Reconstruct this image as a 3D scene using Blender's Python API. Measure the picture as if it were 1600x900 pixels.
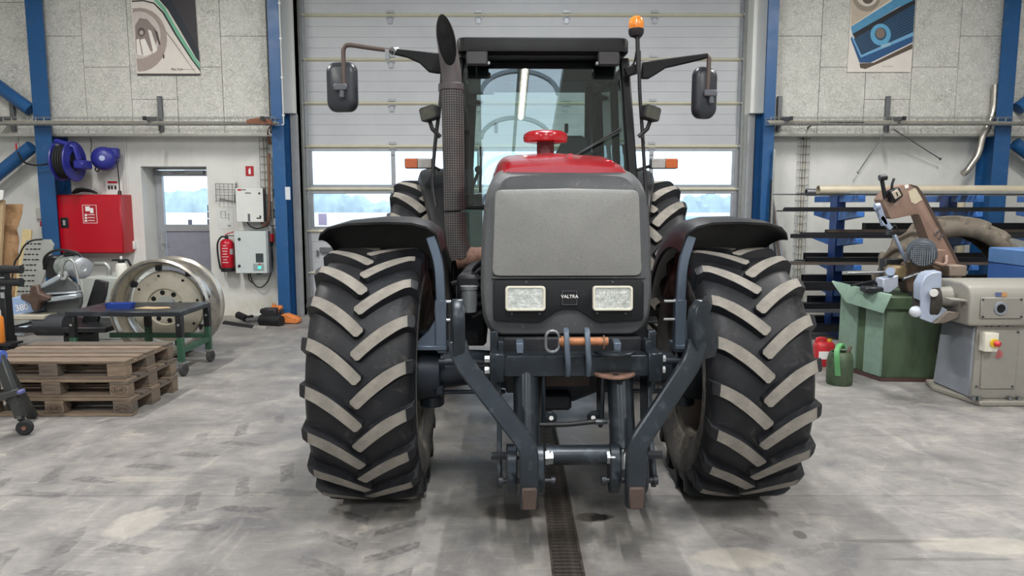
import bpy, bmesh, math, random
from mathutils import Matrix, Vector
random.seed(7)
PI = math.pi
SC = bpy.context.scene
COL = SC.collection
for _o in list(bpy.data.objects):
    bpy.data.objects.remove(_o)

# ------------------------------------------------------------------ camera
FPX, PITCH, EYE = 1120.0, math.radians(6.7), 1.645
cam_d = bpy.data.cameras.new('camera')
cam_d.sensor_width = 36.0
cam_d.lens = 36.0 * FPX / 1600.0
cam_d.clip_start, cam_d.clip_end = 0.05, 2000
cam = bpy.data.objects.new('camera', cam_d)
COL.objects.link(cam)
cam.location = (0, 0, EYE)
cam.rotation_euler = (PI / 2 - PITCH, 0, 0)
SC.camera = cam

# ------------------------------------------------------------------ world, lights, exposure
SC.view_settings.view_transform = 'Standard'
SC.view_settings.look = 'None'
SC.view_settings.gamma = 1.0
SC.view_settings.use_curve_mapping = False
SC.view_settings.exposure = 0.0
SC.cycles.max_bounces = 9
SC.cycles.transmission_bounces = 6
world = bpy.data.worlds.new('overcast_sky')
SC.world = world
world.use_nodes = True
_bg = world.node_tree.nodes['Background']
_bg.inputs['Color'].default_value = (0.70, 0.85, 1.0, 1)
_bg.inputs['Strength'].default_value = 2.7

def area_light(name, loc, rot, sx, sy, power, color=(1, 1, 1), portal=False):
    d = bpy.data.lights.new(name, 'AREA')
    d.shape = 'RECTANGLE'; d.size = sx; d.size_y = sy; d.energy = power; d.color = color
    o = bpy.data.objects.new(name, d); COL.objects.link(o)
    o.location = loc; o.rotation_euler = rot
    if portal: d.cycles.is_portal = True
    return o
CEIL = 6.0
SKY_X0, SKY_X1, SKY_Y0, SKY_Y1 = -.3, 1.0, -9.0, 9.0
area_light('skylight_portal', (.35, 0, CEIL + 0.13), (0, 0, 0), 1.3, 18.0, 1, portal=True)
area_light('rear_opening_portal', (0, -10.3, 2.4), (PI / 2, 0, 0), 6.0, 2.0, 1, portal=True)
LAMP_W = 205.0

# ------------------------------------------------------------------ projection helper: point at real depth Y
def P(px, py, Y):
    u = (px - 800) / FPX; v = (450 - py) / FPX
    dy = math.cos(PITCH) + v * math.sin(PITCH)
    dz = -math.sin(PITCH) + v * math.cos(PITCH)
    s = Y / dy
    return Vector((u * s, Y, EYE + dz * s))

# ------------------------------------------------------------------ mesh helpers
ROOTED = {}
def root_offset(parent):
    o = parent
    while o is not None and o.parent is not None: o = o.parent
    if o is not None and o.name in ROOTED: return Vector(ROOTED[o.name])
    return Vector((0, 0, 0))

def frame(o, x, y):
    x = Vector(x).normalized(); y = Vector(y); z = x.cross(y).normalized(); y = z.cross(x)
    m = Matrix.Identity(4)
    for i in range(3):
        m[i][0] = x[i]; m[i][1] = y[i]; m[i][2] = z[i]; m[i][3] = o[i]
    return m
def front(o):      # local x right, y up, z towards the viewer (-Y)
    return frame(o, (1, 0, 0), (0, 0, 1))
def fillet(pts, r, n=5):
    pts = [Vector(p) for p in pts]
    out = [pts[0]]
    for i in range(1, len(pts) - 1):
        a, b, c = pts[i - 1], pts[i], pts[i + 1]
        d1 = (a - b); d2 = (c - b)
        t = min(r, d1.length * .49, d2.length * .49)
        p0 = b + d1.normalized() * t; p1 = b + d2.normalized() * t
        for k in range(n + 1):
            s = k / n
            out.append(p0 * (1 - s) ** 2 + b * 2 * s * (1 - s) + p1 * s * s)
    out.append(pts[-1])
    return out
def spline(pts, n=8):
    pts = [Vector(p) for p in pts]
    q = [pts[0] * 2 - pts[1]] + pts + [pts[-1] * 2 - pts[-2]]
    out = []
    for i in range(1, len(q) - 2):
        p0, p1, p2, p3 = q[i - 1:i + 3]
        for k in range(n):
            t = k / n
            out.append(0.5 * ((2 * p1) + (p2 - p0) * t + (2 * p0 - 5 * p1 + 4 * p2 - p3) * t * t + (3 * p1 - p0 - 3 * p2 + p3) * t ** 3))
    out.append(pts[-1])
    return out
def rrect(w, h, r, n=4, cx=0, cy=0):
    o = []
    for (sx, sy, a0) in ((1, 1, 0), (-1, 1, 90), (-1, -1, 180), (1, -1, 270)):
        for k in range(n + 1):
            a = math.radians(a0 + 90 * k / n)
            o.append((cx + sx * (w / 2 - r) + r * math.cos(a), cy + sy * (h / 2 - r) + r * math.sin(a)))
    return o
def circ(r, n=24, cx=0, cy=0, sy=1.0):
    return [(cx + r * math.cos(2 * PI * k / n), cy + sy * r * math.sin(2 * PI * k / n)) for k in range(n)]

class MB:
    def __init__(s):
        s.bm = bmesh.new(); s.mi = 0
    def face(s, vs):
        try:
            f = s.bm.faces.new(vs); f.material_index = s.mi
        except ValueError:
            pass
    def loft(s, rings, closed=True, cap0=True, cap1=True, loop=False):
        V = [[s.bm.verts.new(Vector(p)) for p in r] for r in rings]
        n = len(V[0]); m = len(V)
        for i in range(m if loop else m - 1):
            A, B = V[i], V[(i + 1) % m]
            for j in range(n if closed else n - 1):
                k = (j + 1) % n
                s.face((A[j], A[k], B[k], B[j]))
        if closed and not loop:
            if cap0: s.face(list(reversed(V[0])))
            if cap1: s.face(V[-1])
        return s
    def box(s, c, d, M=None, taper=(1, 1)):
        c = Vector(c); x, y, z = d[0] / 2, d[1] / 2, d[2] / 2
        a = [Vector(p) for p in ((-x, -y, -z), (x, -y, -z), (x, y, -z), (-x, y, -z))]
        b = [Vector(p) for p in ((-x * taper[0], -y * taper[1], z), (x * taper[0], -y * taper[1], z), (x * taper[0], y * taper[1], z), (-x * taper[0], y * taper[1], z))]
        R = M if M is not None else Matrix.Identity(3)
        return s.loft([[c + R @ p for p in a], [c + R @ p for p in b]])
    def span(s, x0, x1, y0, y1, z0, z1):
        return s.box(((x0 + x1) / 2, (y0 + y1) / 2, (z0 + z1) / 2), (abs(x1 - x0), abs(y1 - y0), abs(z1 - z0)))
    def cyl(s, p0, p1, r0, r1=None, n=16, cap=True):
        p0, p1 = Vector(p0), Vector(p1); r1 = r0 if r1 is None else r1
        d = (p1 - p0).normalized()
        u = d.orthogonal().normalized(); w = d.cross(u)
        ring = lambda p, r: [p + (u * math.cos(2 * PI * k / n) + w * math.sin(2 * PI * k / n)) * r for k in range(n)]
        return s.loft([ring(p0, r0), ring(p1, r1)], cap0=cap, cap1=cap)
    def tube(s, pts, r, n=8, closed=False, sect=None, up=None):
        pts = [Vector(p) for p in pts]; m = len(pts)
        rs = r if isinstance(r, (list, tuple)) else [r] * m
        T = []
        for i in range(m):
            a = pts[i - 1] if (i > 0 or closed) else pts[i]
            b = pts[(i + 1) % m] if (i < m - 1 or closed) else pts[i]
            T.append((b - a).normalized())
        u = Vector(up) if up is not None else T[0].orthogonal()
        rings = []
        for i in range(m):
            u = (u - T[i] * u.dot(T[i]))
            u = u.normalized() if u.length > 1e-6 else T[i].orthogonal().normalized()
            w = T[i].cross(u)
            if sect: rings.append([pts[i] + u * a * rs[i] + w * b * rs[i] for a, b in sect])
            else: rings.append([pts[i] + (u * math.cos(2 * PI * k / n) + w * math.sin(2 * PI * k / n)) * rs[i] for k in range(n)])
        return s.loft(rings, loop=closed)
    def bar(s, pts, w, h, up):       # rectangular section: h along up, w across
        return s.tube(pts, 1.0, sect=[(-h / 2, -w / 2), (h / 2, -w / 2), (h / 2, w / 2), (-h / 2, w / 2)], up=up)
    def lathe(s, prof, M, n=32, a0=0, a1=2 * PI, cap=False):
        full = abs(a1 - a0 - 2 * PI) < 1e-6
        m = n if full else n + 1
        rings = []
        for k in range(m):
            a = a0 + (a1 - a0) * k / n
            rings.append([M @ Vector((r * math.cos(a), r * math.sin(a), h)) for r, h in prof])
        return s.loft(rings, closed=False, loop=full)
    def prism(s, poly, d, M, d0=0.0):
        return s.loft([[M @ Vector((x, y, d0)) for x, y in poly], [M @ Vector((x, y, d0 + d)) for x, y in poly]])
    def ringprism(s, outer, inner, d, M, d0=0.0):   # frame: outer loop minus inner loop (same count)
        R = lambda poly, h: [M @ Vector((x, y, h)) for x, y in poly]
        return s.loft([R(outer, d0), R(outer, d0 + d), R(inner, d0 + d), R(inner, d0)], loop=True)
    def sphere(s, c, r, n=16, m=10, sc=(1, 1, 1), half=False):
        rings = []
        for i in range(m + 1):
            t = (PI / 2 if half else PI) * i / m
            rr = max(math.sin(t), 1e-4)
            rings.append([Vector(c) + Vector((r * rr * math.cos(2 * PI * k / n) * sc[0], r * rr * math.sin(2 * PI * k / n) * sc[1], r * math.cos(t) * sc[2])) for k in range(n)])
        return s.loft(rings)
    def build(s, name, mat, parent=None, bevel=0, seg=1, smooth=38, loc=None, rot=None):
        bm = s.bm
        bmesh.ops.remove_doubles(bm, verts=bm.verts, dist=1e-5)
        bmesh.ops.recalc_face_normals(bm, faces=bm.faces)
        if bevel:
            es = [e for e in bm.edges if len(e.link_faces) == 2 and e.calc_face_angle(0) > math.radians(40)]
            try: bmesh.ops.bevel(bm, geom=es, offset=bevel, segments=seg, profile=0.6, affect='EDGES', clamp_overlap=True)
            except Exception: pass
        off = root_offset(parent)
        if off.length: bmesh.ops.translate(bm, verts=bm.verts, vec=-off)
        me = bpy.data.meshes.new(name)
        bm.to_mesh(me); bm.free()
        for m in (mat if isinstance(mat, (list, tuple)) else [mat]): me.materials.append(m)
        if smooth:
            for p in me.polygons: p.use_smooth = True
            me.set_sharp_from_angle(angle=math.radians(smooth))
        o = bpy.data.objects.new(name, me); COL.objects.link(o)
        if parent is not None: o.parent = parent
        if loc is not None: o.location = loc
        if rot is not None: o.rotation_euler = rot
        return o

def tag(o, label=None, cat=None, group=None, kind=None):
    if label: o['label'] = label
    if cat: o['category'] = cat
    if group: o['group'] = group
    if kind: o['kind'] = kind
    return o
def thing(name, label, cat, loc=(0, 0, 0), rotz=0, group=None, world=False):
    o = bpy.data.objects.new(name, None); COL.objects.link(o)
    o.empty_display_size = 0.1
    o.location = loc; o.rotation_euler = (0, 0, rotz)
    if world: ROOTED[o.name] = tuple(loc)
    return tag(o, label, cat, group)
def settle(o):     # a one-mesh thing built in world coordinates: move its origin to its base
    bb = [Vector(c) for c in o.bound_box]
    c = Vector(((min(v.x for v in bb) + max(v.x for v in bb)) / 2, (min(v.y for v in bb) + max(v.y for v in bb)) / 2, min(v.z for v in bb)))
    o.data.transform(Matrix.Translation(-c)); o.location = c
    return o
def solo(mb, name, mat, label, cat, group=None, **k):
    return tag(settle(mb.build(name, mat, **k)), label, cat, group)
def twin(o, parent=None, loc=None, rot=None):
    c = o.copy(); COL.objects.link(c)
    if parent is not None: c.parent = parent
    if loc is not None: c.location = loc
    if rot is not None: c.rotation_euler = rot
    return c
def copy_tree(o, parent=None):
    c = o.copy(); COL.objects.link(c); c.parent = parent
    for ch in o.children: copy_tree(ch, c)
    return c
def text(name, body, size, M, mat, parent=None, extrude=0.0006, align='CENTER', sx=1.0):
    cu = bpy.data.curves.new(name, 'FONT')
    cu.body = body; cu.size = size; cu.extrude = extrude; cu.align_x = align; cu.align_y = 'CENTER'
    cu.materials.append(mat)
    o = bpy.data.objects.new(name, cu); COL.objects.link(o)
    M = M.copy(); off = root_offset(parent)
    for i in range(3): M[i][3] -= off[i]
    if parent is not None: o.parent = parent
    bpy.context.view_layer.update()
    me = bpy.data.meshes.new_from_object(o.evaluated_get(bpy.context.evaluated_depsgraph_get()))
    me.name = name
    bpy.data.objects.remove(o)
    o = bpy.data.objects.new(name, me); COL.objects.link(o)
    if not me.materials: me.materials.append(mat)
    if parent is not None: o.parent = parent
    o.matrix_local = M @ Matrix.Diagonal((sx, 1, 1, 1))
    return o

# ------------------------------------------------------------------ materials
def lin(h):
    h = h.lstrip('#'); o = []
    for i in (0, 2, 4):
        c = int(h[i:i + 2], 16) / 255
        o.append(c / 12.92 if c <= .04045 else ((c + .055) / 1.055) ** 2.4)
    return (*o, 1)
MATS = {}
class NT:
    def __init__(s, m):
        m.use_nodes = True; s.t = m.node_tree; s.n = s.t.nodes; s.b = s.n.get('Principled BSDF'); s.out = s.n.get('Material Output')
    def node(s, kind, **k):
        n = s.n.new(kind)
        for a, v in k.items(): setattr(n, a, v)
        return n
    def link(s, a, b): s.t.links.new(a, b)
    def val(s, sock, v):
        if hasattr(v, 'is_linked') or isinstance(v, bpy.types.NodeSocket): s.link(v, sock)
        else: sock.default_value = v
    def math(s, op, a, b=0.0, c=None, clamp=False):
        n = s.node('ShaderNodeMath', operation=op); n.use_clamp = clamp
        s.val(n.inputs[0], a); s.val(n.inputs[1], b)
        if c is not None: s.val(n.inputs[2], c)
        return n.outputs[0]
    def coord(s, kind='Object'):
        return s.node('ShaderNodeTexCoord').outputs[kind]
    def noise(s, scale, detail=3, rough=.55, vec=None, dist=0.0):
        n = s.node('ShaderNodeTexNoise'); n.inputs['Scale'].default_value = scale
        n.inputs['Detail'].default_value = detail; n.inputs['Roughness'].default_value = rough; n.inputs['Distortion'].default_value = dist
        if vec is not None: s.link(vec, n.inputs['Vector'])
        return n.outputs['Fac']
    def scaled(s, vec, sc):
        n = s.node('ShaderNodeMapping'); s.link(vec, n.inputs['Vector']); n.inputs['Scale'].default_value = sc
        return n.outputs['Vector']
    def ramp(s, fac, a, b, c0=(0, 0, 0, 1), c1=(1, 1, 1, 1)):
        n = s.node('ShaderNodeValToRGB'); s.link(fac, n.inputs['Fac'])
        e = n.color_ramp.elements; e[0].position = a; e[1].position = b; e[0].color = c0; e[1].color = c1
        return n.outputs['Color']
    def mix(s, fac, a, b, blend='MIX'):
        n = s.node('ShaderNodeMix', data_type='RGBA', blend_type=blend)
        s.val(n.inputs[0], fac); s.val(n.inputs[6], a); s.val(n.inputs[7], b)
        return n.outputs[2]
    def bump(s, h, strength, dist=0.01):
        n = s.node('ShaderNodeBump'); n.inputs['Strength'].default_value = strength; n.inputs['Distance'].default_value = dist
        s.link(h, n.inputs['Height']); s.link(n.outputs[0], s.b.inputs['Normal'])
def mat(name, hexc, rough=0.5, metal=0.0, var=0.12, scale=6.0, bump=0.0, bscale=60.0, dirt=None, spec=None, coat=0.0):
    """base colour with a soft value variation, optional worn / dusty patches (hex, amount 0..1, scale)"""
    if name in MATS: return MATS[name]
    m = bpy.data.materials.new(name); t = NT(m)
    c = lin(hexc); v = t.coord()
    f = t.noise(scale, 4, .6, v)
    dark = tuple(x * (1 - var) for x in c[:3]) + (1,); lite = tuple(min(1, x * (1 + var)) for x in c[:3]) + (1,)
    col = t.ramp(f, .3, .7, dark, lite)
    if dirt:
        dh, amt, dsc = dirt
        g = t.ramp(t.noise(dsc, 6, .65, v, .4), .62 - .3 * amt, .72 - .2 * amt)
        col = t.mix(t.math('MULTIPLY', g, min(1, amt + .2)), col, lin(dh))
    t.link(col, t.b.inputs['Base Color'])
    t.b.inputs['Metallic'].default_value = metal
    r = t.ramp(t.noise(scale * 2.3, 3, .5, v), .2, .8, (rough * .85,) * 3 + (1,), (min(1, rough * 1.15),) * 3 + (1,))
    t.link(r, t.b.inputs['Roughness'])
    if spec is not None: t.b.inputs['Specular IOR Level'].default_value = spec
    if coat: t.b.inputs['Coat Weight'].default_value = coat; t.b.inputs['Coat Roughness'].default_value = .08
    if bump: t.bump(t.noise(bscale, 3, .6, v), bump, .004)
    MATS[name] = m
    return m
def emit(name, hexc, strength):
    m = bpy.data.materials.new(name); t = NT(m)
    t.b.inputs['Base Color'].default_value = lin(hexc)
    t.b.inputs['Emission Color'].default_value = lin(hexc); t.b.inputs['Emission Strength'].default_value = strength
    MATS[name] = m; return m
def glass(name, tint, ior=1.5, rough=0.0):
    m = bpy.data.materials.new(name); t = NT(m)
    t.n.remove(t.b)
    tr = t.node('ShaderNodeBsdfTransparent'); tr.inputs[0].default_value = tint
    gl = t.node('ShaderNodeBsdfGlossy'); gl.inputs['Roughness'].default_value = rough
    fr = t.node('ShaderNodeFresnel'); fr.inputs['IOR'].default_value = ior
    mx = t.node('ShaderNodeMixShader')
    t.link(fr.outputs[0], mx.inputs[0]); t.link(tr.outputs[0], mx.inputs[1]); t.link(gl.outputs[0], mx.inputs[2])
    t.link(mx.outputs[0], t.out.inputs['Surface'])
    MATS[name] = m; return m

BLUE_STEEL = mat('blue_painted_steel', '#1d5285', .42, var=.12, scale=3, dirt=('#5a6d80', .12, 9))
GALV = mat('galvanised_steel', '#a3a5a3', .42, .75, scale=12)
STEEL = mat('bare_steel', '#8a8d90', .35, .9, scale=10)
DARK_STEEL = mat('dark_steel_stock', '#35373b', .45, .6, scale=8)
RUST = mat('rusty_steel', '#7d6052', .75, .2, var=.25, scale=22, bump=.4, dirt=('#4a3a33', .4, 18))
BLACK = mat('black_paint', '#141518', .45, var=.2, scale=5, dirt=('#4a4a4a', .12, 12))
BLACK_PLASTIC = mat('black_plastic', '#1b1c1f', .5, var=.15, scale=7)
RUBBER = mat('black_rubber', '#18191b', .75, var=.2, scale=9)
CABLE = mat('black_cable', '#191a1c', .5)
WHITE_CABLE = mat('white_cable', '#d6d5cf', .5)
WHITE = mat('white_enamel', '#dfe0dc', .4, var=.04)
CHROME = mat('zinc_bolt', '#c3c6c6', .3, .8)
RED = mat('red_enamel', '#b3101f', .35, var=.08)
PRINT_WHITE = mat('white_print', '#ece9e6', .6, var=.03)
PRINT_BLACK = mat('black_print', '#1d1c1e', .6, var=.05)
# ================================================================== the room
FLOOR_SEAM = 3.9
DR0, DR1 = 0.178, 0.328      # drain channel

def floor_material():
    m = bpy.data.materials.new('worn_concrete'); t = NT(m)
    v = t.coord()
    sep = t.node('ShaderNodeSeparateXYZ'); t.link(v, sep.inputs[0]); X, Y = sep.outputs[0], sep.outputs[1]
    big = t.noise(.55, 5, .6, v, .6); mid = t.noise(2.6, 7, .68, v, .5); fine = t.noise(30, 4, .65, v)
    col = t.ramp(big, .3, .7, lin('#757372'), lin('#98948d'))
    c2 = t.ramp(mid, .32, .7, lin('#53525a'), lin('#aca79e'))
    col = t.mix(.6, col, c2)
    # long rubbed streaks
    st = t.noise(3.0, 6, .7, t.scaled(v, (.45, 2.4, 1)), 1.2)
    col = t.mix(t.math('MULTIPLY', t.ramp(st, .52, .68), .5), col, lin('#646265'))
    st2 = t.noise(2.2, 6, .7, t.scaled(v, (2.0, .6, 1)), .8)
    col = t.mix(t.math('MULTIPLY', t.ramp(st2, .56, .7), .4), col, lin('#b8b3aa'))
    pale = t.noise(1.7, 5, .7, v, 1.0)
    col = t.mix(t.math('MULTIPLY', t.ramp(pale, .60, .68), .5), col, lin('#c0b9ab'))
    gr1 = t.noise(11, 6, .75, v, .8); col = t.mix(t.math('MULTIPLY', t.ramp(gr1, .38, .62, (1, 1, 1, 1), (0, 0, 0, 1)), .38), col, lin('#6a6866'))
    scr = t.noise(16, 4, .7, t.scaled(v, (.25, 3.0, 1)), .3); col = t.mix(t.math('MULTIPLY', t.ramp(scr, .60, .70), .3), col, lin('#c3beb5'))
    specks = t.ramp(t.noise(55, 2, .5, v), .69, .74)
    col = t.mix(t.math('MULTIPLY', specks, .5), col, lin('#4e4b48'))
    col = t.mix(t.math('MULTIPLY', t.ramp(fine, .4, .75), .25), col, lin('#8a8783'))
    # tread prints left by wheels: u along the travel, w across
    tk_wob = t.math('MULTIPLY', t.math('SUBTRACT', t.noise(6, 2, .5, v), .5), .25); tk_patch = t.ramp(t.noise(1.6, 4, .6, v), .38, .50); tk_grain = t.ramp(t.noise(26, 3, .6, v), .25, .6)
    def track(x0, y0, x1, y1, half, pitch, amt, side=0.0):
        d = Vector((x1 - x0, y1 - y0)); L = d.length; d /= L
        dx = t.math('SUBTRACT', X, x0); dy = t.math('SUBTRACT', Y, y0)
        u = t.math('ADD', t.math('MULTIPLY', dx, d.x), t.math('MULTIPLY', dy, d.y))
        w = t.math('ADD', t.math('MULTIPLY', dx, -d.y), t.math('MULTIPLY', dy, d.x))
        aw = t.math('ABSOLUTE', w)
        sgn = t.math('GREATER_THAN', w, 0.0)
        ph = t.math('ADD', t.math('DIVIDE', t.math('SUBTRACT', u, t.math('MULTIPLY', aw, .62)), pitch), t.math('MULTIPLY', sgn, .5))
        ph = t.math('ADD', ph, tk_wob)
        fr = t.math('FRACT', ph)
        tri = t.math('ABSOLUTE', t.math('SUBTRACT', fr, .5))
        lug = t.math('SUBTRACT', 1.0, t.math('MULTIPLY', t.math('SUBTRACT', tri, .13), 30.0, clamp=True), clamp=True)
        inside = t.math('MULTIPLY', t.math('LESS_THAN', aw, half), t.math('GREATER_THAN', aw, .03))
        ends = t.math('MULTIPLY', t.math('GREATER_THAN', u, 0.0), t.math('LESS_THAN', u, L))
        k = t.math('MULTIPLY', t.math('MULTIPLY', lug, inside), t.math('MULTIPLY', ends, amt))
        return t.math('MULTIPLY', t.math('MULTIPLY', k, tk_patch), tk_grain)
    for a in ((-3.6, 3.2, -1.3, 5.6, .27, .30, .6), (-2.7, 2.5, -.9, 4.6, .27, .30, .6), (-.72, 2.2, -.72, 3.75, .27, .27, .7),
              (-.15, 4.6, -.15, 7.2, .26, .27, .35), (1.1, 2.0, 1.35, 3.6, .26, .27, .35)):
        col = t.mix(track(*a), col, lin('#4e4c4d'))
    # oil and water stains with their own ragged outlines: (x, y, rx, ry, strength, colour)
    wob = t.math('MULTIPLY', t.math('SUBTRACT', t.noise(7, 5, .65, v), .5), 1.7)
    for (sx, sy, rx, ry, amt, hx) in ((.03, 3.70, .21, .12, 1.0, '#27231f'), (.43, 3.62, .11, .06, 1.0, '#1f1c1a'),
                                      (-.05, 3.75, .34, .17, .5, '#5d5852'), (.28, 3.9, .20, .5, .55, '#5f5a53'), (.25, 3.2, .12, 1.2, .5, '#6c665d'),
                                      (1.44, 3.42, .035, .055, .75, '#4a4644'), (-.55, 7.0, .35, .22, .35, '#6d6a66'), (-2.75, 6.35, .25, .12, .45, '#6f6b66'),
                                      (1.85, 3.35, .28, .02, .55, '#54504d'), (2.05, 3.17, .36, .018, .5, '#54504d'), (-2.2, 4.15, .3, .05, .2, '#c3bcad'),
                                      (1.05, 3.18, .22, .12, .3, '#c3bbaa'), (-1.95, 3.55, .14, .2, .35, '#c3bdb0'), (2.3, 3.3, .35, .1, .3, '#c3bcac')):
        ex = t.math('DIVIDE', t.math('SUBTRACT', X, sx), rx); ey = t.math('DIVIDE', t.math('SUBTRACT', Y, sy), ry)
        q = t.math('ADD', t.math('ADD', t.math('MULTIPLY', ex, ex), t.math('MULTIPLY', ey, ey)), wob)
        k = t.ramp(q, .55, 1.15, (1, 1, 1, 1), (0, 0, 0, 1))
        col = t.mix(t.math('MULTIPLY', k, amt), col, lin(hx))
    t.link(col, t.b.inputs['Base Color'])
    r = t.ramp(mid, .3, .7, (.36, .36, .36, 1), (.6, .6, .6, 1))
    t.link(r, t.b.inputs['Roughness'])
    t.bump(t.math('ADD', fine, t.math('MULTIPLY', mid, 2.0)), .18, .004)
    return m
FLOOR = floor_material()

def struct(mb, name, m, parent=None, **k):
    o = mb.build(name, m, parent, **k)
    if parent is None: o['kind'] = 'structure'
    return o
WX = 9.0
fl = struct(MB().span(DR0, DR1, -10.3, 10.45, -.075, -.06), 'floor', mat('drain_bed', '#3b3733', .8))
ys = [-10.3, -2.1, FLOOR_SEAM, 11.0]
for i in range(3):
    for (a, b) in ((-WX, DR0), (DR1, WX)):
        MB().span(a, b, ys[i] + .002, ys[i + 1] - .002, -.07, 0).build('floor_slab', FLOOR, fl, smooth=0)

# ---- drain grating
DRAIN = mat('drain_iron', '#57504a', .6, .5, var=.3, scale=20, dirt=('#2f2a26', .35, 14))
dr = thing('floor_drain', 'narrow rusty slotted drain channel running under the tractor', 'drain', (0, 0, 0))
for a in (DR0 + .006, DR1 - .006):
    MB().span(a - .006, a + .006, 1.2, 10.4, -.055, -.001).build('edge_rail', DRAIN, dr, smooth=0)
sl = None
y = 2.6
pitch = .034
while y < 7.0:
    if sl is None: sl = MB().span(DR0 + .012, DR1 - .012, -.0085, .0085, -.03, -.006).build('slat', DRAIN, dr, smooth=0, loc=(0, y, 0))
    else: twin(sl, dr, (0, y, 0))
    y += pitch
far = MB()
while y < 10.3:
    far.span(DR0 + .012, DR1 - .012, y - .0085, y + .0085, -.03, -.006); y += pitch
far.build('slat', DRAIN, dr, smooth=0)['kind'] = 'stuff'
MB().span(.25 - .012, .25 + .012, 1.2, 10.4, -.05, -.031).build('centre_rib', DRAIN, dr, smooth=0)

# ---- lower wall: white painted boards
def board_material():
    m = bpy.data.materials.new('white_painted_boards'); t = NT(m); v = t.coord()
    sep = t.node('ShaderNodeSeparateXYZ'); t.link(v, sep.inputs[0])
    n = t.noise(1.3, 4, .6, v, .4)
    col = t.ramp(n, .3, .7, lin('#cfd0cb'), lin('#dfdfda'))
    col = t.mix(t.math('MULTIPLY', t.ramp(t.noise(2.5, 6, .7, t.scaled(v, (3, 1, .35))), .55, .75), .25), col, lin('#a8a7a0'))
    low = t.math('SUBTRACT', 1.0, t.math('MULTIPLY', sep.outputs[2], 1.6), clamp=True)
    splash = t.math('MULTIPLY', low, t.ramp(t.noise(5, 5, .7, v), .35, .65))
    col = t.mix(t.math('MULTIPLY', splash, .6), col, lin('#b5a98a'))
    t.link(col, t.b.inputs['Base Color']); t.b.inputs['Roughness'].default_value = .55
    fr = t.math('FRACT', t.math('MULTIPLY', sep.outputs[0], 1 / .21))
    g = t.math('GREATER_THAN', fr, .045)
    t.bump(t.math('ADD', g, t.math('MULTIPLY', t.noise(40, 2, .5, v), .12)), .35, .006)
    return m
BOARD = board_material()
LW = 10.5                         # lower wall face
NX0, NX1, NZ = P(222, 300, LW).x, -4.42, P(250, 260, LW).z
DX0, DX1 = -3.05, 3.35            # overhead door
ZL = 2.62                         # underside of upper panels
wb = MB()
wb.span(-WX, NX0, LW, 11.0, 0, ZL + .3); wb.span(NX1, DX0 - .02, LW, 11.0, 0, ZL + .3); wb.span(NX0, NX1, LW, 11.0, NZ, ZL + .3)
wb.span(DX1 + .02, WX, LW, 11.0, 0, ZL + .3)
wb.span(-WX, DX0 - .02, 10.36, 11.0, ZL + .3, CEIL); wb.span(DX1 + .02, WX, 10.36, 11.0, ZL + .3, CEIL)
wb.span(DX0 - .02, DX1 + .02, 10.8, 11.0, 4.95, CEIL)
wall_back = struct(wb, 'wall_back', BOARD, smooth=0)
UP = 10.3                         # upper wood-wool panels, face
def woodwool():
    m = bpy.data.materials.new('wood_wool_cement'); t = NT(m); v = t.coord()
    n1 = t.noise(1.6, 3, .6, v, .5)
    vor = t.node('ShaderNodeTexVoronoi', feature='DISTANCE_TO_EDGE'); vor.inputs['Scale'].default_value = 42
    wv = t.node('ShaderNodeVectorMath', operation='ADD'); t.link(v, wv.inputs[0])
    nn = t.node('ShaderNodeTexNoise'); nn.inputs['Scale'].default_value = 25; t.link(v, nn.inputs['Vector'])
    sc_ = t.node('ShaderNodeVectorMath', operation='SCALE'); t.link(nn.outputs['Color'], sc_.inputs[0]); sc_.inputs['Scale'].default_value = .06
    t.link(sc_.outputs[0], wv.inputs[1]); t.link(wv.outputs[0], vor.inputs['Vector'])
    pits = t.ramp(vor.outputs['Distance'], .02, .16)
    blot = t.ramp(t.noise(5.5, 5, .7, v), .35, .7)
    sp = t.ramp(t.noise(48, 4, .75, v, 1.2), .46, .56)
    col = t.ramp(n1, .3, .7, lin('#e6e5dd'), lin('#f0efe8'))
    col = t.mix(t.math('MULTIPLY', t.math('SUBTRACT', 1.0, sp), t.math('ADD', t.math('MULTIPLY', blot, .45), .28)), col, lin('#8f8f88'))
    t.link(col, t.b.inputs['Base Color']); t.b.inputs['Roughness'].default_value = .95
    t.bump(t.math('ADD', pits, sp), .6, .006)
    return m
WOOL = woodwool()
def panel_run(x_start, sgn, joints):
    w = .642
    for i, zj in enumerate(joints):
        a = x_start + sgn * w * i; b = a + sgn * w
        for (z0, z1) in ((ZL + .01, zj), (zj, CEIL - .05)):
            MB().span(min(a, b) + .004, max(a, b) - .004, UP, UP + .055, z0 + .003, z1 - .003).build('wall_panel', WOOL, wall_back, smooth=0)
panel_run(DX0 - .36, -1, [3.96, 3.54, 3.10, 3.54, 3.96, 4.41, 3.96, 3.54, 3.1])
panel_run(DX1 + .31, 1, [3.96, 3.54, 3.10, 3.54, 3.96, 4.41, 3.96, 3.54, 3.1])
TRIM = mat('cream_trim', '#cfcec6', .5, var=.06)
for i, (a, b) in enumerate(((-WX, -3.34), (3.66, WX))):
    struct(MB().span(a, b, UP - .03, LW, ZL - .03, ZL + .01), 'trim_%d' % (i + 1), TRIM, bevel=.004)
JAMB = mat('grey_jamb', '#9a9b9c', .5, var=.1)
struct(MB().span(DX0 - .12, DX0 - .02, 10.44, 10.8, 0, 5.3), 'trim_3', JAMB, bevel=.004)
struct(MB().span(DX1 + .02, DX1 + .12, 10.44, 10.8, 0, 5.3), 'trim_4', JAMB, bevel=.004)
PLASTER = mat('white_plaster', '#c9c9c5', .85, var=.05)
struct(MB().span(-WX - .2, -WX, -10.5, 11, 0, CEIL), 'wall_left', PLASTER)
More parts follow.
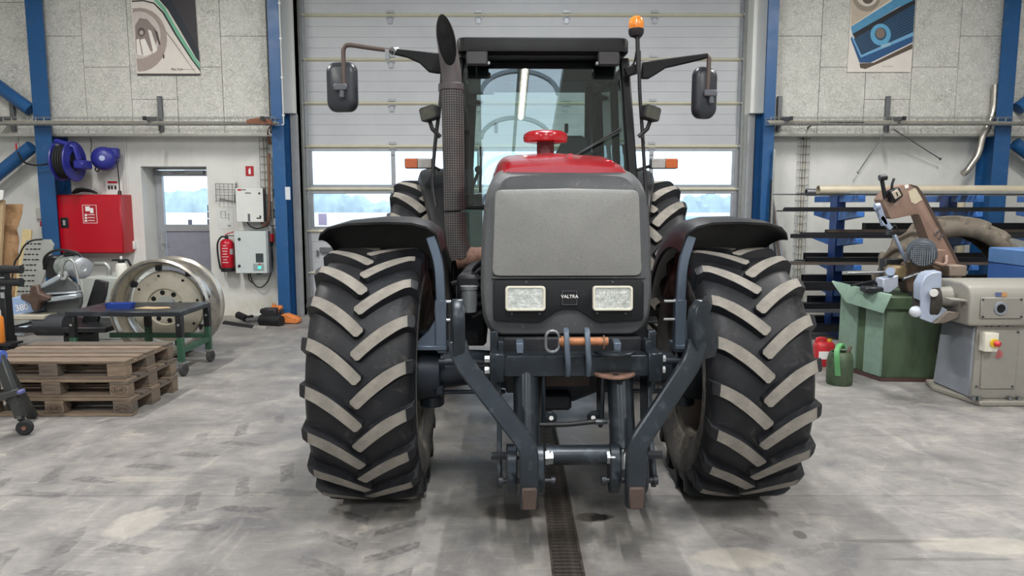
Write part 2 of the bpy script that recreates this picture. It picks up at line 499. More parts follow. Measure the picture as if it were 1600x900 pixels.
struct(MB().span(WX, WX + .2, -10.5, 11, 0, CEIL), 'wall_right', PLASTER)
wr = MB(); wr.span(-WX, -3, -10.5, -10.3, 0, CEIL); wr.span(3, WX, -10.5, -10.3, 0, CEIL); wr.span(-3, 3, -10.5, -10.3, 3.4, CEIL); wr.span(-3, 3, -10.5, -10.3, 0, 1.4)
struct(wr, 'wall_front', PLASTER)
cb = MB(); cb.span(-WX, SKY_X0, -10.5, 11, CEIL, CEIL + .15); cb.span(SKY_X1, WX, -10.5, 11, CEIL, CEIL + .15)
cb.span(SKY_X0, SKY_X1, -10.5, SKY_Y0, CEIL, CEIL + .15); cb.span(SKY_X0, SKY_X1, SKY_Y1, 11, CEIL, CEIL + .15)
struct(cb, 'ceiling', mat('ceiling_panels', '#b9bab8', .8, var=.05))
# ---- arched skylight ribs over the ridge
ALU = mat('aluminium_frame', '#a9abb0', .4, .55, var=.06)
sk = MB().span(.32, .38, SKY_Y0, SKY_Y1, CEIL + .53, CEIL + .58).build('window_1', ALU); sk['kind'] = 'structure'
yy = SKY_Y0
rib = None
while yy <= SKY_Y1 + .01:
    pts = [(.35 + .65 * math.cos(PI - PI * k / 14), yy, CEIL + .12 + .45 * math.sin(PI * k / 14)) for k in range(15)]
    MB().bar(pts, .05, .07, (0, 0, 1)).build('skylight_rib', ALU, sk)
    yy += 1.5

# ---- steel columns and wind braces
def column(name, x0, x1, label):
    c = MB()
    xm = (x0 + x1) / 2
    c.span(x0, x1, 10.12, 10.135, 0, CEIL); c.span(x0, x1, 10.475, 10.49, 0, CEIL); c.span(xm - .006, xm + .006, 10.135, 10.475, 0, CEIL)
    o = solo(c, name, BLUE_STEEL, label, 'column', 'blue steel columns', smooth=0)
    return o
column('steel_column', -6.62, -6.39, 'blue steel column behind the big hose reel')
column('steel_column', -3.33, -3.165, 'blue steel column just left of the overhead door')
column('steel_column', 3.49, 3.635, 'blue steel column just right of the overhead door')
column('steel_column', 6.70, 6.92, 'blue steel column behind the steel rack at the right edge')
def brace(a, b, label):
    if abs(a.x) > abs(b.x): a, b = b, a
    d_ = b - a; k = min((8.9 - abs(a.x)) / abs(d_.x), ((CEIL - .1 - a.z) if d_.z > 0 else (a.z - .1)) / abs(d_.z)); b = a + d_ * k
    m = MB(); m.cyl(a, b, .088, n=20)
    solo(m, 'brace_tube', BLUE_STEEL, label, 'brace', 'blue tubular wind braces')
brace(P(-120, 48, 10.19), P(48, 172, 10.19), 'round blue brace tube running up left from the hose reel column')
brace(P(50, 229, 10.19), P(-60, 318, 10.19), 'round blue brace tube running down left from the hose reel column')
brace(P(1590, 170, 10.19), P(1720, 75, 10.19), 'round blue brace tube running up right from the right edge column')
brace(P(1586, 224, 10.19), P(1700, 312, 10.19), 'round blue brace tube running down right from the right edge column')
# thin white conduit clipped on the column beside the door
cd = thing('conduit', 'thin white conduit clipped down the column left of the overhead door', 'conduit', (-3.15, 10.1, 2.5), world=True)
MB().tube(fillet([(-3.155, 10.1, 5.2), (-3.155, 10.1, P(455, 195, 10.1).z), (P(440, 196, 10.1).x, 10.1, P(440, 195, 10.1).z)], .12), .008).build('cable_run', WHITE_CABLE, cd)
for yy in (5, 60, 121, 180): MB().box((-3.155, 10.108, P(450, yy, 10.1).z), (.03, .03, .02)).build('clip', WHITE, cd)

# ---- sectional overhead door
DOORP = bpy.data.materials.new('door_sandwich_panel')
t = NT(DOORP); v = t.coord()
t.link(t.ramp(t.noise(1.1, 4, .6, v, .3), .3, .7, lin('#acaeb2'), lin('#b9babd')), t.b.inputs['Base Color']); t.b.inputs['Roughness'].default_value = .5
t.bump(t.noise(90, 2, .6, v), .35, .003)
RAIL = mat('door_rail', '#c9c5b0', .4, .2, var=.06)
ST = mat('door_stile', '#9b9ea3', .45, .5, var=.08)
S = .62
DY = 10.7
od = MB().span(DX0, DX1, DY + .045, DY + .05, 0, .004).build('door_1', BLACK); od['kind'] = 'structure'
od['label'] = 'grey sectional overhead door with two rows of windows'
MULL = [-3.02 + 1.266 * k for k in range(6)]
MULL = [DX0 + .03 + (DX1 - DX0 - .06) * (k / 5) for k in range(6)]
for k in range(8):
    z0, z1 = k * S, (k + 1) * S
    if k in (2, 3):
        for zc in (z0 + .035, z1 - .035):
            MB().span(DX0 + .03, DX1 - .03, DY, DY + .04, zc - .033, zc + .033).build('window_rail', ST, od, bevel=.004)
        for i, xm in enumerate(MULL):
            w = .03 if 0 < i < 5 else .045
            xc = xm + (.03 if i == 0 else -.03 if i == 5 else 0)
            MB().span(xc - w, xc + w, DY + .002, DY + .038, z0 + .068, z1 - .068).build('mullion', ST, od, bevel=.004)
        for i in range(5):
            MB().span(MULL[i] + .03, MULL[i + 1] - .03, DY + .016, DY + .024, z0 + .06, z1 - .06).build('window_pane', MATS.get('door_glass') or glass('door_glass', (.96, .98, 1, 1), 1.45), od, smooth=0)
    else:
        # rolled profile: two shallow grooves per panel
        pr = [(0, z0 + .006)]
        for gz in (.16, .31, .46):
            pr += [(0, z0 + gz - .006), (.006, z0 + gz - .003), (.006, z0 + gz + .003), (0, z0 + gz + .006)]
        pr += [(0, z1 - .006), (.04, z1 - .006), (.04, z0 + .006)]
        mb = MB(); mb.loft([[(DX0 + .06, DY + a, b) for a, b in pr], [(DX1 - .06, DY + a, b) for a, b in pr]])
        mb.build('door_panel', DOORP, od, smooth=25)
    for sx in (DX0 + .03, DX1 - .03):
        MB().span(sx - .035, sx + .035, DY - .012, DY + .042, z0 + .02, z1 - .02).build('end_stile', ST, od, bevel=.003)
hinge = None
for k in range(1, 8):
    z = k * S
    r = MB(); r.loft([[(x, DY - .03 + .03 * (1 - math.sin(PI * j / 6)), z - .028 + .056 * j / 6) for j in range(7)] + [(x, DY + .01, z + .028), (x, DY + .01, z - .028)] for x in (DX0, DX1)])
    r.build('joint_rail', RAIL, od)
    for x in MULL[1:5]:
        if hinge is None:
            h = MB(); h.span(-.05, .05, -.012, 0, -.05, -.02); h.span(-.05, .05, -.012, 0, .03, .065); h.cyl((-.04, -.012, -.03), (.04, -.012, -.03), .012, n=8); h.span(-.03, .03, -.008, 0, -.12, -.05)
            hinge = h.build('hinge', ST, od, loc=(x, DY - .008, z))
        else: twin(hinge, od, (x, DY - .008, z))
for sx in (DX0 - .01, DX1 + .01):          # vertical tracks with rollers
    MB().span(sx - .03, sx + .03, DY - .08, DY - .02, 0, 5.2).build('track', GALV, od, bevel=.004)
    for k in range(1, 8):
        MB().cyl((sx - .05, DY - .05, k * S), (sx + .05, DY - .05, k * S), .025, n=10).build('roller', CHROME, od)
lk = MB(); lk.span(-2.86, -2.62, DY - .05, DY - .005, .92, 1.0); lk.cyl((-2.9, DY - .03, .86), (-2.9, DY - .03, .96), .012)
lk.build('latch', STEEL, od, bevel=.004)
nt = MB(); nt.span(P(497, 333, DY).x, P(510, 333, DY).x, DY + .010, DY + .0125, P(497, 352, DY).z, P(497, 334, DY).z)
st_ = nt.build('sticker', mat('lilac_sticker', '#b9b4dd', .5), od, smooth=0)

# ---- personnel door in its deep niche
nd = MB()
ND = 10.9
dx0, dx1 = P(243, 300, ND).x, NX1 + .02
dz1 = NZ + .03
def rect_frame(mb, x0, x1, z0, z1, w, y0, y1):
    mb.span(x0, x0 + w, y0, y1, z0, z1); mb.span(x1 - w, x1, y0, y1, z0, z1); mb.span(x0 + w, x1 - w, y0, y1, z1 - w, z1); mb.span(x0 + w, x1 - w, y0, y1, z0, z0 + w)
    return mb
door2 = rect_frame(MB(), dx0 - .02, dx1 + .02, 0, dz1, .06, ND - .03, ND + .06).build('door_2', ALU, smooth=0); door2['kind'] = 'structure'
leaf = rect_frame(MB(), dx0 + .045, dx1 - .045, .01, dz1 - .07, .085, ND - .05, ND + .01)
zm = P(290, 356, ND).z
leaf.span(dx0 + .13, dx1 - .13, ND - .05, ND + .01, zm - .05, zm + .05); leaf.span(dx0 + .13, dx1 - .13, ND - .05, ND + .01, .45, .53)
lf = leaf.build('door_leaf', ALU, door2, bevel=.004)
MB().span(dx0 + .13, dx1 - .13, ND - .02, ND - .012, zm + .05, dz1 - .15).build('window_pane', MATS['door_glass'], lf, smooth=0)
MB().span(dx0 + .135, dx1 - .135, ND - .03, ND - .005, .53, zm - .05).build('lower_panel', mat('door_kick_panel', '#9698a6', .4, .35, var=.08), lf, bevel=.01)
MB().span(dx0 + .135, dx1 - .135, ND - .03, ND - .005, .09, .45).build('lower_panel', MATS['door_kick_panel'], lf, bevel=.01)
hb = MB(); hb.span(dx0 + .07, dx0 + .105, ND - .06, ND - .048, .95, 1.18); hb.tube(fillet([(dx0 + .087, ND - .06, 1.06), (dx0 + .087, ND - .1, 1.06), (dx0 + .2, ND - .1, 1.06)], .02), .010)
hb.build('handle', CHROME, lf)
cl = MB(); cl.span(dx0 + .5, dx0 + .78, ND - .1, ND - .045, dz1 - .13, dz1 - .07); cl.tube([(dx0 + .5, ND - .09, dz1 - .1), (dx0 + .3, ND - .1, dz1 - .11)], .01)
cl.build('door_closer', ALU, lf, bevel=.006)
for j, (sx, sy) in enumerate(((327, 325), (327, 336), (327, 347), (297, 348))):
    p = P(sx, sy, ND - .022); MB().span(p.x - .03, p.x + .03, ND - .0225, ND - .0205, p.z - .045, p.z + .045).build('sticker', mat('small_grey_sticker', '#6f7288', .6), lf, smooth=0)

# ---- outdoors: pale field, tree belt, parked van
g = MB(); g.span(-400, 400, 11.05, 600, -.2, -.1); g.span(-400, 400, -500, 11.05, -.2, -.1)
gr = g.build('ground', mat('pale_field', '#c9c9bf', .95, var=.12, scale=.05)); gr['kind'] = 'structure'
FOL = mat('haze_tinted_foliage', '#a9b6bb', .95, var=.2, scale=.25)  # distance haze is mixed into the foliage colour as a pale sky tint
tb = MB(); rings = []
from mathutils import noise as _ns
for i in range(900):
    x = -110 + 220 * i / 899
    h = 2.6 + 1.3 * _ns.noise((x * .09, 3, 1)) + .8 * _ns.noise((x * .4, 1, 5)) + .35 * _ns.noise((x * 1.7, 9, 2)) + (2.0 if x < -28 else 1.0 if x > 36 else 0) * min(1, abs(abs(x) - 28) / 8)
    h = max(h, .8)
    rings.append([(x, 150 + 4 * math.cos(PI * k / 8) + .8 * _ns.noise((x * .8, k, 7)), -.3 + (h + .5 * _ns.noise((x * 1.1, k * .7, 3))) * math.sin(PI * k / 8)) for k in range(9)])
tb.loft(rings, closed=False)
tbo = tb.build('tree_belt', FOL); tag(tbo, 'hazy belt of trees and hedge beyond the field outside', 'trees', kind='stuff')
vp = P(1085, 340, 26)
vn = thing('van', 'pale blue van parked outside behind the right door window', 'van', (vp.x, 26, -.1), world=True)
body = MB(); prof = [(-1.0, .35), (1.0, .35), (1.0, 1.1), (.93, 1.25), (.80, 1.85), (.72, 1.95), (-.72, 1.95), (-.80, 1.85), (-.93, 1.25), (-1.0, 1.1)]
zt = vp.z + .06
k_ = zt / 1.95
body.loft([[(vp.x + a * .93, 24.2, b * k_) for a, b in prof[:4]] + [(vp.x + a * .9, 24.9, b * k_) for a, b in prof[4:8]] + [(vp.x + a * .93, 24.2, b * k_) for a, b in prof[8:]], [(vp.x + a, 25.2, b * k_) for a, b in prof], [(vp.x + a, 28.8, b * k_) for a, b in prof]])
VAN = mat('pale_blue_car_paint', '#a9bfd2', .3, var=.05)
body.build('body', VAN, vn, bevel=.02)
MB().span(vp.x - .7, vp.x + .7, 24.4, 24.45, 1.3 * k_, 1.75 * k_).build('windscreen', mat('dark_car_glass', '#5d6f7d', .1), vn)
for sx in (-.85, .85):
    for sy in (24.9, 28.0): MB().cyl((vp.x + sx - .1, sy, .25), (vp.x + sx + .1, sy, .25), .34, n=20).build('wheel', RUBBER, vn)

# ---- ceiling tube lamps (the windscreen mirrors them)
TUBE = emit('lamp_tube', '#fff6e6', 4.0)
HOUS = mat('lamp_housing', '#d6d6d2', .5)
for i, x in enumerate((-4.6, 0.35, 4.6)):
    for j, y in enumerate((-4.5, 1.0, 6.2)):
        if abs(x) < 1: z = 5.5
        else: z = 5.3
        lm = thing('tube_lamp', 'long white tube lamp hanging %s, %s' % (('over the left side', 'under the roof ridge', 'over the right side')[i], ('far behind the viewer', 'just ahead of the viewer', 'towards the overhead door')[j]), 'lamp', (x, y, z), group='ceiling tube lamps')
        MB().span(-.07, .07, -.8, .8, .03, .09).build('housing', HOUS, lm, bevel=.01)
        for sx in (-.035, .035): MB().cyl((sx, -.76, .012), (sx, .76, .012), .013, n=10).build('tube', TUBE, lm)
        for sy in (-.6, .6): MB().cyl((0, sy, .09), (0, sy, CEIL - z if abs(x) > 1 else CEIL - z + .53), .004, n=6).build('wire', STEEL, lm)
        L = area_light('tube_light', (0, 0, -.004), (0, 0, 0), .04, 1.5, LAMP_W, (1.0, .985, .955)); L.parent = lm
# ================================================================== the tractor (local: x right, y towards its rear, z up; origin under the front axle)
TR = thing('tractor', 'large red and black tractor facing the viewer in front of the overhead door', 'tractor', (.262, 4.015, 0), .018)
COWL = mat('grey_cowl_plastic', '#414244', .62, var=.1, scale=4, bump=.25, bscale=160, dirt=('#7d7d7a', .12, 30))
REDP = mat('red_bonnet_paint', '#a50d1b', .22, var=.06, coat=.6)
SLATE = mat('slate_linkage_paint', '#292f35', .32, .4, var=.25, scale=7, dirt=('#50575e', .2, 16))
AXLE = mat('dark_axle_paint', '#262c34', .4, .3, var=.2, scale=6)
ENG = mat('engine_black', '#202125', .6, .2, var=.3, scale=7, dirt=('#4c4740', .15, 9))
SATIN = mat('satin_black_panel', '#0f1013', .55, var=.12, scale=5, dirt=('#2a2b2f', .1, 25), spec=.3)
BRACK = mat('grey_bracket_paint', '#5d6876', .35, .35, var=.1)
def mirror_outline(half):            # half: (x,z) from bottom centre round the right side to top centre
    left = [(-x, z) for x, z in reversed(half) if x > 1e-6]
    return [p for p in half] + left
def smooth_half(pts, r=.05):
    return [(p.x, p.y) for p in fillet([Vector((a, b, 0)) for a, b in pts], r, 4)]
# ---- nose cowl
NH = smooth_half([(0, .985), (.365, .985), (.412, 1.06), (.428, 1.20), (.420, 1.50), (.400, 1.70), (.345, 1.822), (0, 1.842)], .06)
NO = mirror_outline(NH)
def yfront(z):
    if z < 1.1: return -.515 + (1.1 - z) * .25
    if z < 1.70: return -.515 + (z - 1.1) * .085
    return -.464 + (z - 1.70) ** 2 * 9.0 + (z - 1.70) * .30
def inset(pts, k, cz=1.40):
    return [(x * (1 - k), cz + (z - cz) * (1 - k)) for x, z in pts]
def ring(pts, dy, flat=None):
    return [Vector((x, (yfront(z) if flat is None else flat) + dy, z)) for x, z in pts]
c = MB(); c.loft([ring(inset(NO, .10), .004), ring(inset(NO, .045), 0), ring(inset(NO, .015), .012), ring(NO, .045), ring(NO, .20), ring(inset(NO, .01), 0, .05)])
c.build('nose_cowl', COWL, TR)
# ---- red bonnet behind it
BH = smooth_half([(0, 1.30), (.36, 1.30), (.385, 1.55), (.375, 1.74), (.315, 1.825), (0, 1.842)], .05)
BO = mirror_outline(BH)
def bon(y, dz, kx=1.0):
    return [Vector((x * kx, y, z + dz * max(0, (z - 1.3) / .54))) for x, z in BO]
b = MB(); b.loft([bon(-.335, .0, .955), bon(-.2, .035, .97), bon(.3, .10), bon(.9, .145), bon(1.30, .165)])
b.build('bonnet', REDP, TR)
bl = MB(); MB().box((.06, .0, 1.905), (.022, .02, .03)).build('bonnet_stop', REDP, TR); bl.prism([(.0, .0), (.05, .0), (.04, .014), (.0, .014)], .02, frame((.23, -.12, 1.862), (1, 0, 0), (0, .06, 1)))
bl.build('bonnet_latch', REDP, TR, bevel=.005)
# ---- mushroom air intake
mc = MB(); Mz = Matrix.Translation((-.02, .90, 0))
mc.lathe([(0.001, 2.135), (.06, 2.134), (.12, 2.126), (.143, 2.112), (.15, 2.088), (.146, 2.060), (.13, 2.054), (.001, 2.056)], Mz, 36)
mc.build('intake_cap', REDP, TR)
MB().lathe([(.058, 2.058), (.058, 1.985), (.066, 1.96)], Mz, 28).build('intake_neck', mat('dark_red_plastic', '#5e0c16', .4), TR)
# ---- radiator grille: slightly domed perforated sheet
def grille_material():
    m = bpy.data.materials.new('perforated_grille'); t = NT(m); v = t.coord()
    hole = t.ramp(t.noise(420, 2, .6, v), .30, .62)
    base = t.ramp(t.noise(3, 5, .6, v, .4), .3, .7, lin('#777775'), lin('#8a8985'))
    t.link(t.mix(hole, lin('#5c5c5b'), base), t.b.inputs['Base Color']); t.b.inputs['Roughness'].default_value = .6; t.b.inputs['Metallic'].default_value = .15
    t.bump(hole, .15, .001)
    return m
GH = smooth_half([(0, 1.292), (.372, 1.292), (.356, 1.712), (0, 1.720)], .035)
GO = mirror_outline(GH)
def gy(x, z): return yfront(z) - .010 - .024 * max(0, 1 - (x / .4) ** 2) * max(0, 1 - ((z - 1.5) / .24) ** 2)
gm = MB()
nx, nz = 20, 14
top = []
for k in (1.0, .985, .9, .7, .45, .2):
    top.append([Vector((x * k, gy(x * k, 1.505 + (z - 1.505) * k) + (.016 if k == 1.0 else 0), 1.505 + (z - 1.505) * k)) for x, z in GO])
gm.loft(top, cap0=False)
gm.build('grille', grille_material(), TR, smooth=60)
# ---- lamp panel
LP = [(-.372, 1.275), (-.372, 1.075), (-.14, 1.065), (-.05, 1.125), (-.03, 1.13), (.03, 1.13), (.05, 1.125), (.14, 1.065), (.372, 1.075), (.372, 1.275)]
LPs = [(p.x, p.y) for p in fillet([Vector((a, b, 0)) for a, b in [LP[-1]] + LP + [LP[0]]], .02, 3)][1:-1]
lp = MB(); lp.prism(LPs, .022, frame((.0, -.500, 0), (1, 0, 0), (0, .085, 1)) @ Matrix.Translation((0, 0, .0)), 0)
# place so that the panel stands just proud of the cowl face
lpo = lp.build('lamp_panel', SATIN, TR, bevel=.006, seg=2)
lpo.location = (.008, -.092, 0)
PY = -.515 + .0  # reference y
def pan_y(z): return -.500 - .092 + .085 * z / 1.0036 - .0222
LENS = bpy.data.materials.new('headlamp_lens'); t = NT(LENS); v = t.coord()
sx_ = t.node('ShaderNodeSeparateXYZ'); t.link(v, sx_.inputs[0])
wv = t.math('SINE', t.math('MULTIPLY', sx_.outputs[0], 520.0))
t.b.inputs['Base Color'].default_value = (.97, .98, .95, 1); t.b.inputs['Roughness'].default_value = .04; t.b.inputs['Transmission Weight'].default_value = 1.0; t.b.inputs['IOR'].default_value = 1.4
t.bump(t.math('ADD', wv, t.math('MULTIPLY', t.noise(14, 2, .5, v), 2.5)), .55, .006)
_tr = t.node('ShaderNodeBsdfTransparent'); _mx = t.node('ShaderNodeMixShader'); _mx.inputs[0].default_value = .2
t.link(_tr.outputs[0], _mx.inputs[1]); t.link(t.b.outputs[0], _mx.inputs[2]); t.link(_mx.outputs[0], t.out.inputs['Surface'])
BEZ = mat('cream_bezel', '#c9c5b5', .45, var=.08)
REFL = mat('lamp_reflector', '#dcdcd6', .3, .8, var=.3, scale=30, bump=1.0, bscale=55)
for sx in (-.206, .222):
    zc = 1.183; y0 = pan_y(zc)
    M_ = frame((sx, y0, zc), (1, 0, 0), (0, .085, 1)) @ Matrix.Translation((0, 0, .022))
    h = MB(); h.ringprism(rrect(.196, .122, .016), rrect(.172, .098, .010), .034, M_, -.024)
    hl = h.build('headlight', BEZ, TR, bevel=.003)
    rf = MB(); R0 = rrect(.172, .098, .010); rr = circ(.02, 20)
    rf.loft([[M_ @ Vector((x * k, y * k, -.002 - d)) for x, y in R0] for k, d in ((1, 0), (.8, .009), (.5, .016), (.25, .0185))])
    rf.build('reflector', REFL, hl)
    MB().sphere(M_ @ Vector((0, 0, -.012)), .020, 16, 10, (1, .45, 1)).build('bulb_shield', mat('bulb_grey', '#6c6f70', .3, .5), hl)
    MB().prism(rrect(.174, .100, .011), .004, M_, .003).build('lens', LENS, hl, smooth=20)
M_ = frame((.012, pan_y(1.185), 1.185), (1, 0, 0), (0, .085, 1))
bd = MB().prism(rrect(.082, .078, .006), .006, M_).build('badge', SATIN, TR, bevel=.002)
MB().ringprism(rrect(.074, .070, .003), rrect(.070, .066, .003), .0015, M_, .006).build('badge_frame', mat('badge_line', '#5d6068', .4, .4), bd)
text('badge_lettering', 'VALTRA', .0235, M_ @ Matrix.Translation((0, .006, .0075)), PRINT_WHITE, bd, sx=1.0)
for (x, z) in ((-.20, 1.262), (.225, 1.262), (-.272, 1.108), (-.135, 1.108), (.15, 1.108), (.29, 1.108)):
    MB().lathe([(.0001, .004), (.005, .003), (.007, 0)], frame((x, pan_y(z), z), (1, 0, 0), (0, 0, 1)), 10).build('panel_screw', mat('dull_screw', '#5b5d60', .4, .6), TR)
lip = MB(); lip.bar([(-.372, pan_y(1.283) + .012, 1.284), (.388, pan_y(1.283) + .012, 1.284)], .02, .012, (0, 0, 1)); lip.build('panel_lip', COWL, TR, bevel=.003)

# ---- front chassis under the nose, engine, axle
ch = MB(); ch.span(-.36, .38, -.50, 1.5, .80, .985); ch.span(-.30, .30, -.2, 2.4, .62, .9)
ch.build('chassis', ENG, TR, bevel=.01)
en = MB(); en.span(-.27, .27, -.25, 1.35, .80, 1.30); en.span(-.36, -.27, .2, .8, .95, 1.18); en.cyl((-.33, .3, 1.05), (-.33, .75, 1.05), .09, n=18); en.cyl((.31, .2, 1.05), (.31, .7, 1.05), .09, n=18)
en.span(-.17, .05, -.3, .3, .55, .64); en.span(-.14, .02, -.2, .2, .52, .56)
en.build('engine_block', ENG, TR, bevel=.015)
sm = MB(); sm.span(-.19, .13, -.45, -.3, .72, .80); sm.build('sump_guard', mat('dark_rust', '#4f413b', .7, .3), TR, bevel=.006)
ax = MB()
axr = spline([(-.84, 0, .70), (-.66, 0, .70), (-.5, 0, .72), (-.28, 0, .70), (0, 0, .66), (.28, 0, .70), (.5, 0, .72), (.66, 0, .70), (.84, 0, .70)], 4)
ax.tube(axr, [.10 + .05 * math.exp(-(p.x / .18) ** 2) for p in axr], 20)
for s in (-1, 1):
    ax.cyl((s * .66, 0, .70), (s * .86, 0, .70), .155, .175, n=24); ax.cyl((s * .72, 0, .50), (s * .72, 0, .93), .07, n=16)
    ax.box((s * .50, -.09, .60), (.40, .03, .02)); ax.box((s * .665, -.12, .62), (.045, .05, .05))
axo = ax.build('front_axle', AXLE, TR, bevel=.006)
for a_, b_ in ((-.66, -.34), (.34, .66)): MB().cyl((a_, -.22, .80), (b_, -.22, .80), .018).build('steering_rod', AXLE, TR)
# dark hoses and boxes filling the space beside the engine
MB().span(.42, .66, .7, 1.3, .70, 1.12).build('fuel_tank', ENG, TR, bevel=.02); MB().span(-.60, -.44, .45, .68, .95, 1.2).build('filter_box', ENG, TR, bevel=.02); MB().span(-.62, -.42, .7, 1.3, .70, 1.12).build('fuel_tank', ENG, TR, bevel=.02); jb = MB()
for k in range(7):
    z = .95 + .05 * k
    jb.tube(spline([(-.30, .1, z), (-.42, .25 + .03 * k, z + .05), (-.5, .6, z - .03), (-.45, 1.0, z)], 5), .014)
jb.build('engine_hoses', ENG, TR)['kind'] = 'stuff'
fl_ = MB(); fl_.cyl((-.52, .40, .98), (-.52, .40, 1.12), .05, n=18); fl_.cyl((-.52, .40, 1.12), (-.52, .40, 1.14), .055, n=18); fl_.build('filter', mat('grey_filter', '#8d9092', .4, .3), TR)
sh = MB(); sh.bar([(-.40, .5, 1.20), (-.62, .9, 1.10)], .16, .02, (0, 0, 1)); sh.build('side_cover', BLACK_PLASTIC, TR, bevel=.01)

# ---- wheels
def tyre_material():
    m = bpy.data.materials.new('tractor_tyre'); t = NT(m); v = t.coord()
    c1 = t.ramp(t.noise(6, 5, .65, v), .3, .7, lin('#131417'), lin('#212226'))
    d = t.ramp(t.noise(9, 6, .7, v, .6), .58, .74)
    c1 = t.mix(t.math('MULTIPLY', d, .4), c1, lin('#5e5952'))
    t.link(c1, t.b.inputs['Base Color']); t.b.inputs['Roughness'].default_value = .5; t.b.inputs['Specular IOR Level'].default_value = .32
    t.bump(t.noise(30, 3, .6, v), .15, .004)
    return m
TYRE = tyre_material()
DUSTY = mat('dusty_sidewall', '#514e4b', .85, var=.3, scale=6, dirt=('#8a8175', .35, 8))
LUGTOP = mat('worn_lug_face', '#7f7a72', .85, var=.2, scale=14, bump=.35, bscale=70, dirt=('#6d6862', .3, 22))
RIM = mat('dusty_rim', '#8f887b', .6, .2, var=.2, scale=6, dirt=('#55504a', .3, 7))
def make_wheel(name, x, y, R, W, rr, nl, cz, parent_lugs=True, flip=1):
    """tyre is the part; rim, hub and every lug are its pieces. axis along x; flip = +1 when the outer side is at +x"""
    hw = W / 2
    dep = .042 * R / .7
    prof = [(rr, -hw * .80), (rr + .03, -hw * .86), (rr + (R - rr) * .35, -hw * .985), (rr + (R - rr) * .58, -hw), (R - dep - .045, -hw * .955), (R - dep - .012, -hw * .86), (R - dep, -hw * .6), (R - dep + .006, 0)]
    prof = prof + [(r, -h) for r, h in reversed(prof[:-1])]
    Mx = frame((0, 0, 0), (0, -1, 0), (0, 0, 1))        # local x -> forward (-y), y -> up, z -> -x ... axis
    tm = MB(); n = 96
    tm.lathe(prof, Mx, n)
    me_tyre = tm.build(name, [TYRE, DUSTY], TR, smooth=60)
    me_tyre.location = (x, y, cz)
    for p in me_tyre.data.polygons:                      # dusty lower sidewalls
        c_ = p.center; r = math.hypot(c_.y, c_.z)
        if r < rr + (R - rr) * .55: p.material_index = 1
    # rim and hub
    rim = MB(); o = flip
    rp = [(rr + .012, -hw * .83), (rr + .012, -hw * .78), (rr - .02, -hw * .74), (rr - .03, -hw * .3), (rr - .05, 0), (rr - .03, hw * .3), (rr - .02, hw * .74), (rr + .012, hw * .78), (rr + .012, hw * .83)]
    rim.lathe(rp, Mx, 56)
    di = hw * .15
    rim.lathe([(rr - .05, -o * di), (rr * .75, -o * (di + .03)), (rr * .45, -o * (di + .02)), (.001, -o * (di + .02))], Mx, 56)
    rim.build('rim', RIM, me_tyre, smooth=50)
    hub = MB(); hub.cyl((o * di - .02, 0, 0), (o * (di + .16), 0, 0), rr * .36, rr * .30, n=28)
    for k in range(10):
        a = 2 * PI * k / 10; hub.cyl((o * (di - .01), rr * .42 * math.cos(a), rr * .42 * math.sin(a)), (o * (di + .05), rr * .42 * math.cos(a), rr * .42 * math.sin(a)), .014, n=8)
    hub.build('hub', AXLE, me_tyre)
    # one lug mesh per half, shared round the wheel
    def lug_mesh(side):
        mb = MB(); N = 9; rings = []
        k_ = R / .7
        axp = lambda s: -.012 * W + s * (hw * .99 + .012 * W)            # from the centre line to the shoulder
        cir = lambda s: .185 * k_ * (1 - (1 - min(1, max(0, s))) ** 1.5) + (0 if s >= 0 else .27 * k_ * s)
        for i in range(-1, N + 2):
            s = min(1, max(0, i / N)); e = -.045 if i < 0 else 0
            ta = axp(s + .01) - axp(s - .01); tc = cir(s + .01) - cir(s - .01); L_ = math.hypot(ta, tc); ta /= L_; tc /= L_
            w = (.0295 + .004 * s) * k_ * (.62 if i < 0 or i > N else 1)
            a0, c0 = axp(s), cir(s)
            if i < 0: a0 -= ta * .012; c0 -= tc * .012
            if i > N: a0 += .004
            rt = R - .030 * max(0, (s - .80) / .2) ** 2 - (.004 if i < 0 else 0)
            rb = R - dep - .012 - .09 * max(0, (s - .72) / .28) ** 1.6
            q = []
            for (r, d) in ((rb, -w * 1.35), (rt, -w), (rt, w), (rb, w * 1.35)):
                aa = a0 - tc * d * min(1, 2.2 * (1 - s)); ang = (c0 + ta * d) / R
                aa = min(aa, hw * 1.0)
                q.append(Vector((side * aa, -r * math.cos(ang), r * math.sin(ang))))
            rings.append(q)
        mb.loft(rings)
        o_ = mb.build('tread_lug', [TYRE, LUGTOP], me_tyre, bevel=.006, smooth=30)
        for p in o_.data.polygons:
            cc = p.center; r = math.hypot(cc.y, cc.z); nn = p.normal
            rad = (nn.y * cc.y + nn.z * cc.z) / max(r, 1e-6)
            if rad > .86 and r > R - .016: p.material_index = 1
        return o_
    for side in (-1, 1):
        proto = lug_mesh(side)
        ph = 0 if side > 0 else PI / nl
        for k in range(nl):
            a = 2 * PI * k / nl + ph
            o_ = proto if k == 0 else twin(proto, me_tyre)
            o_.rotation_euler = (-a, 0, 0)
    return me_tyre
FW = make_wheel('front_wheel', -1.015, 0, .70, .54, .375, 19, .70, flip=-1)
FW2 = make_wheel('front_wheel', .955, 0, .70, .535, .375, 19, .70, flip=1)
make_wheel('rear_wheel', -.985, 2.75, .93, .60, .50, 20, .93, flip=-1)
make_wheel('rear_wheel', .985, 2.75, .93, .60, .50, 20, .93, flip=1)
rx = MB(); rx.cyl((-.8, 2.75, .93), (.8, 2.75, .93), .14, n=20); rx.span(-.3, .3, 1.4, 3.0, .6, 1.2); rx.build('rear_axle', ENG, TR, bevel=.02)

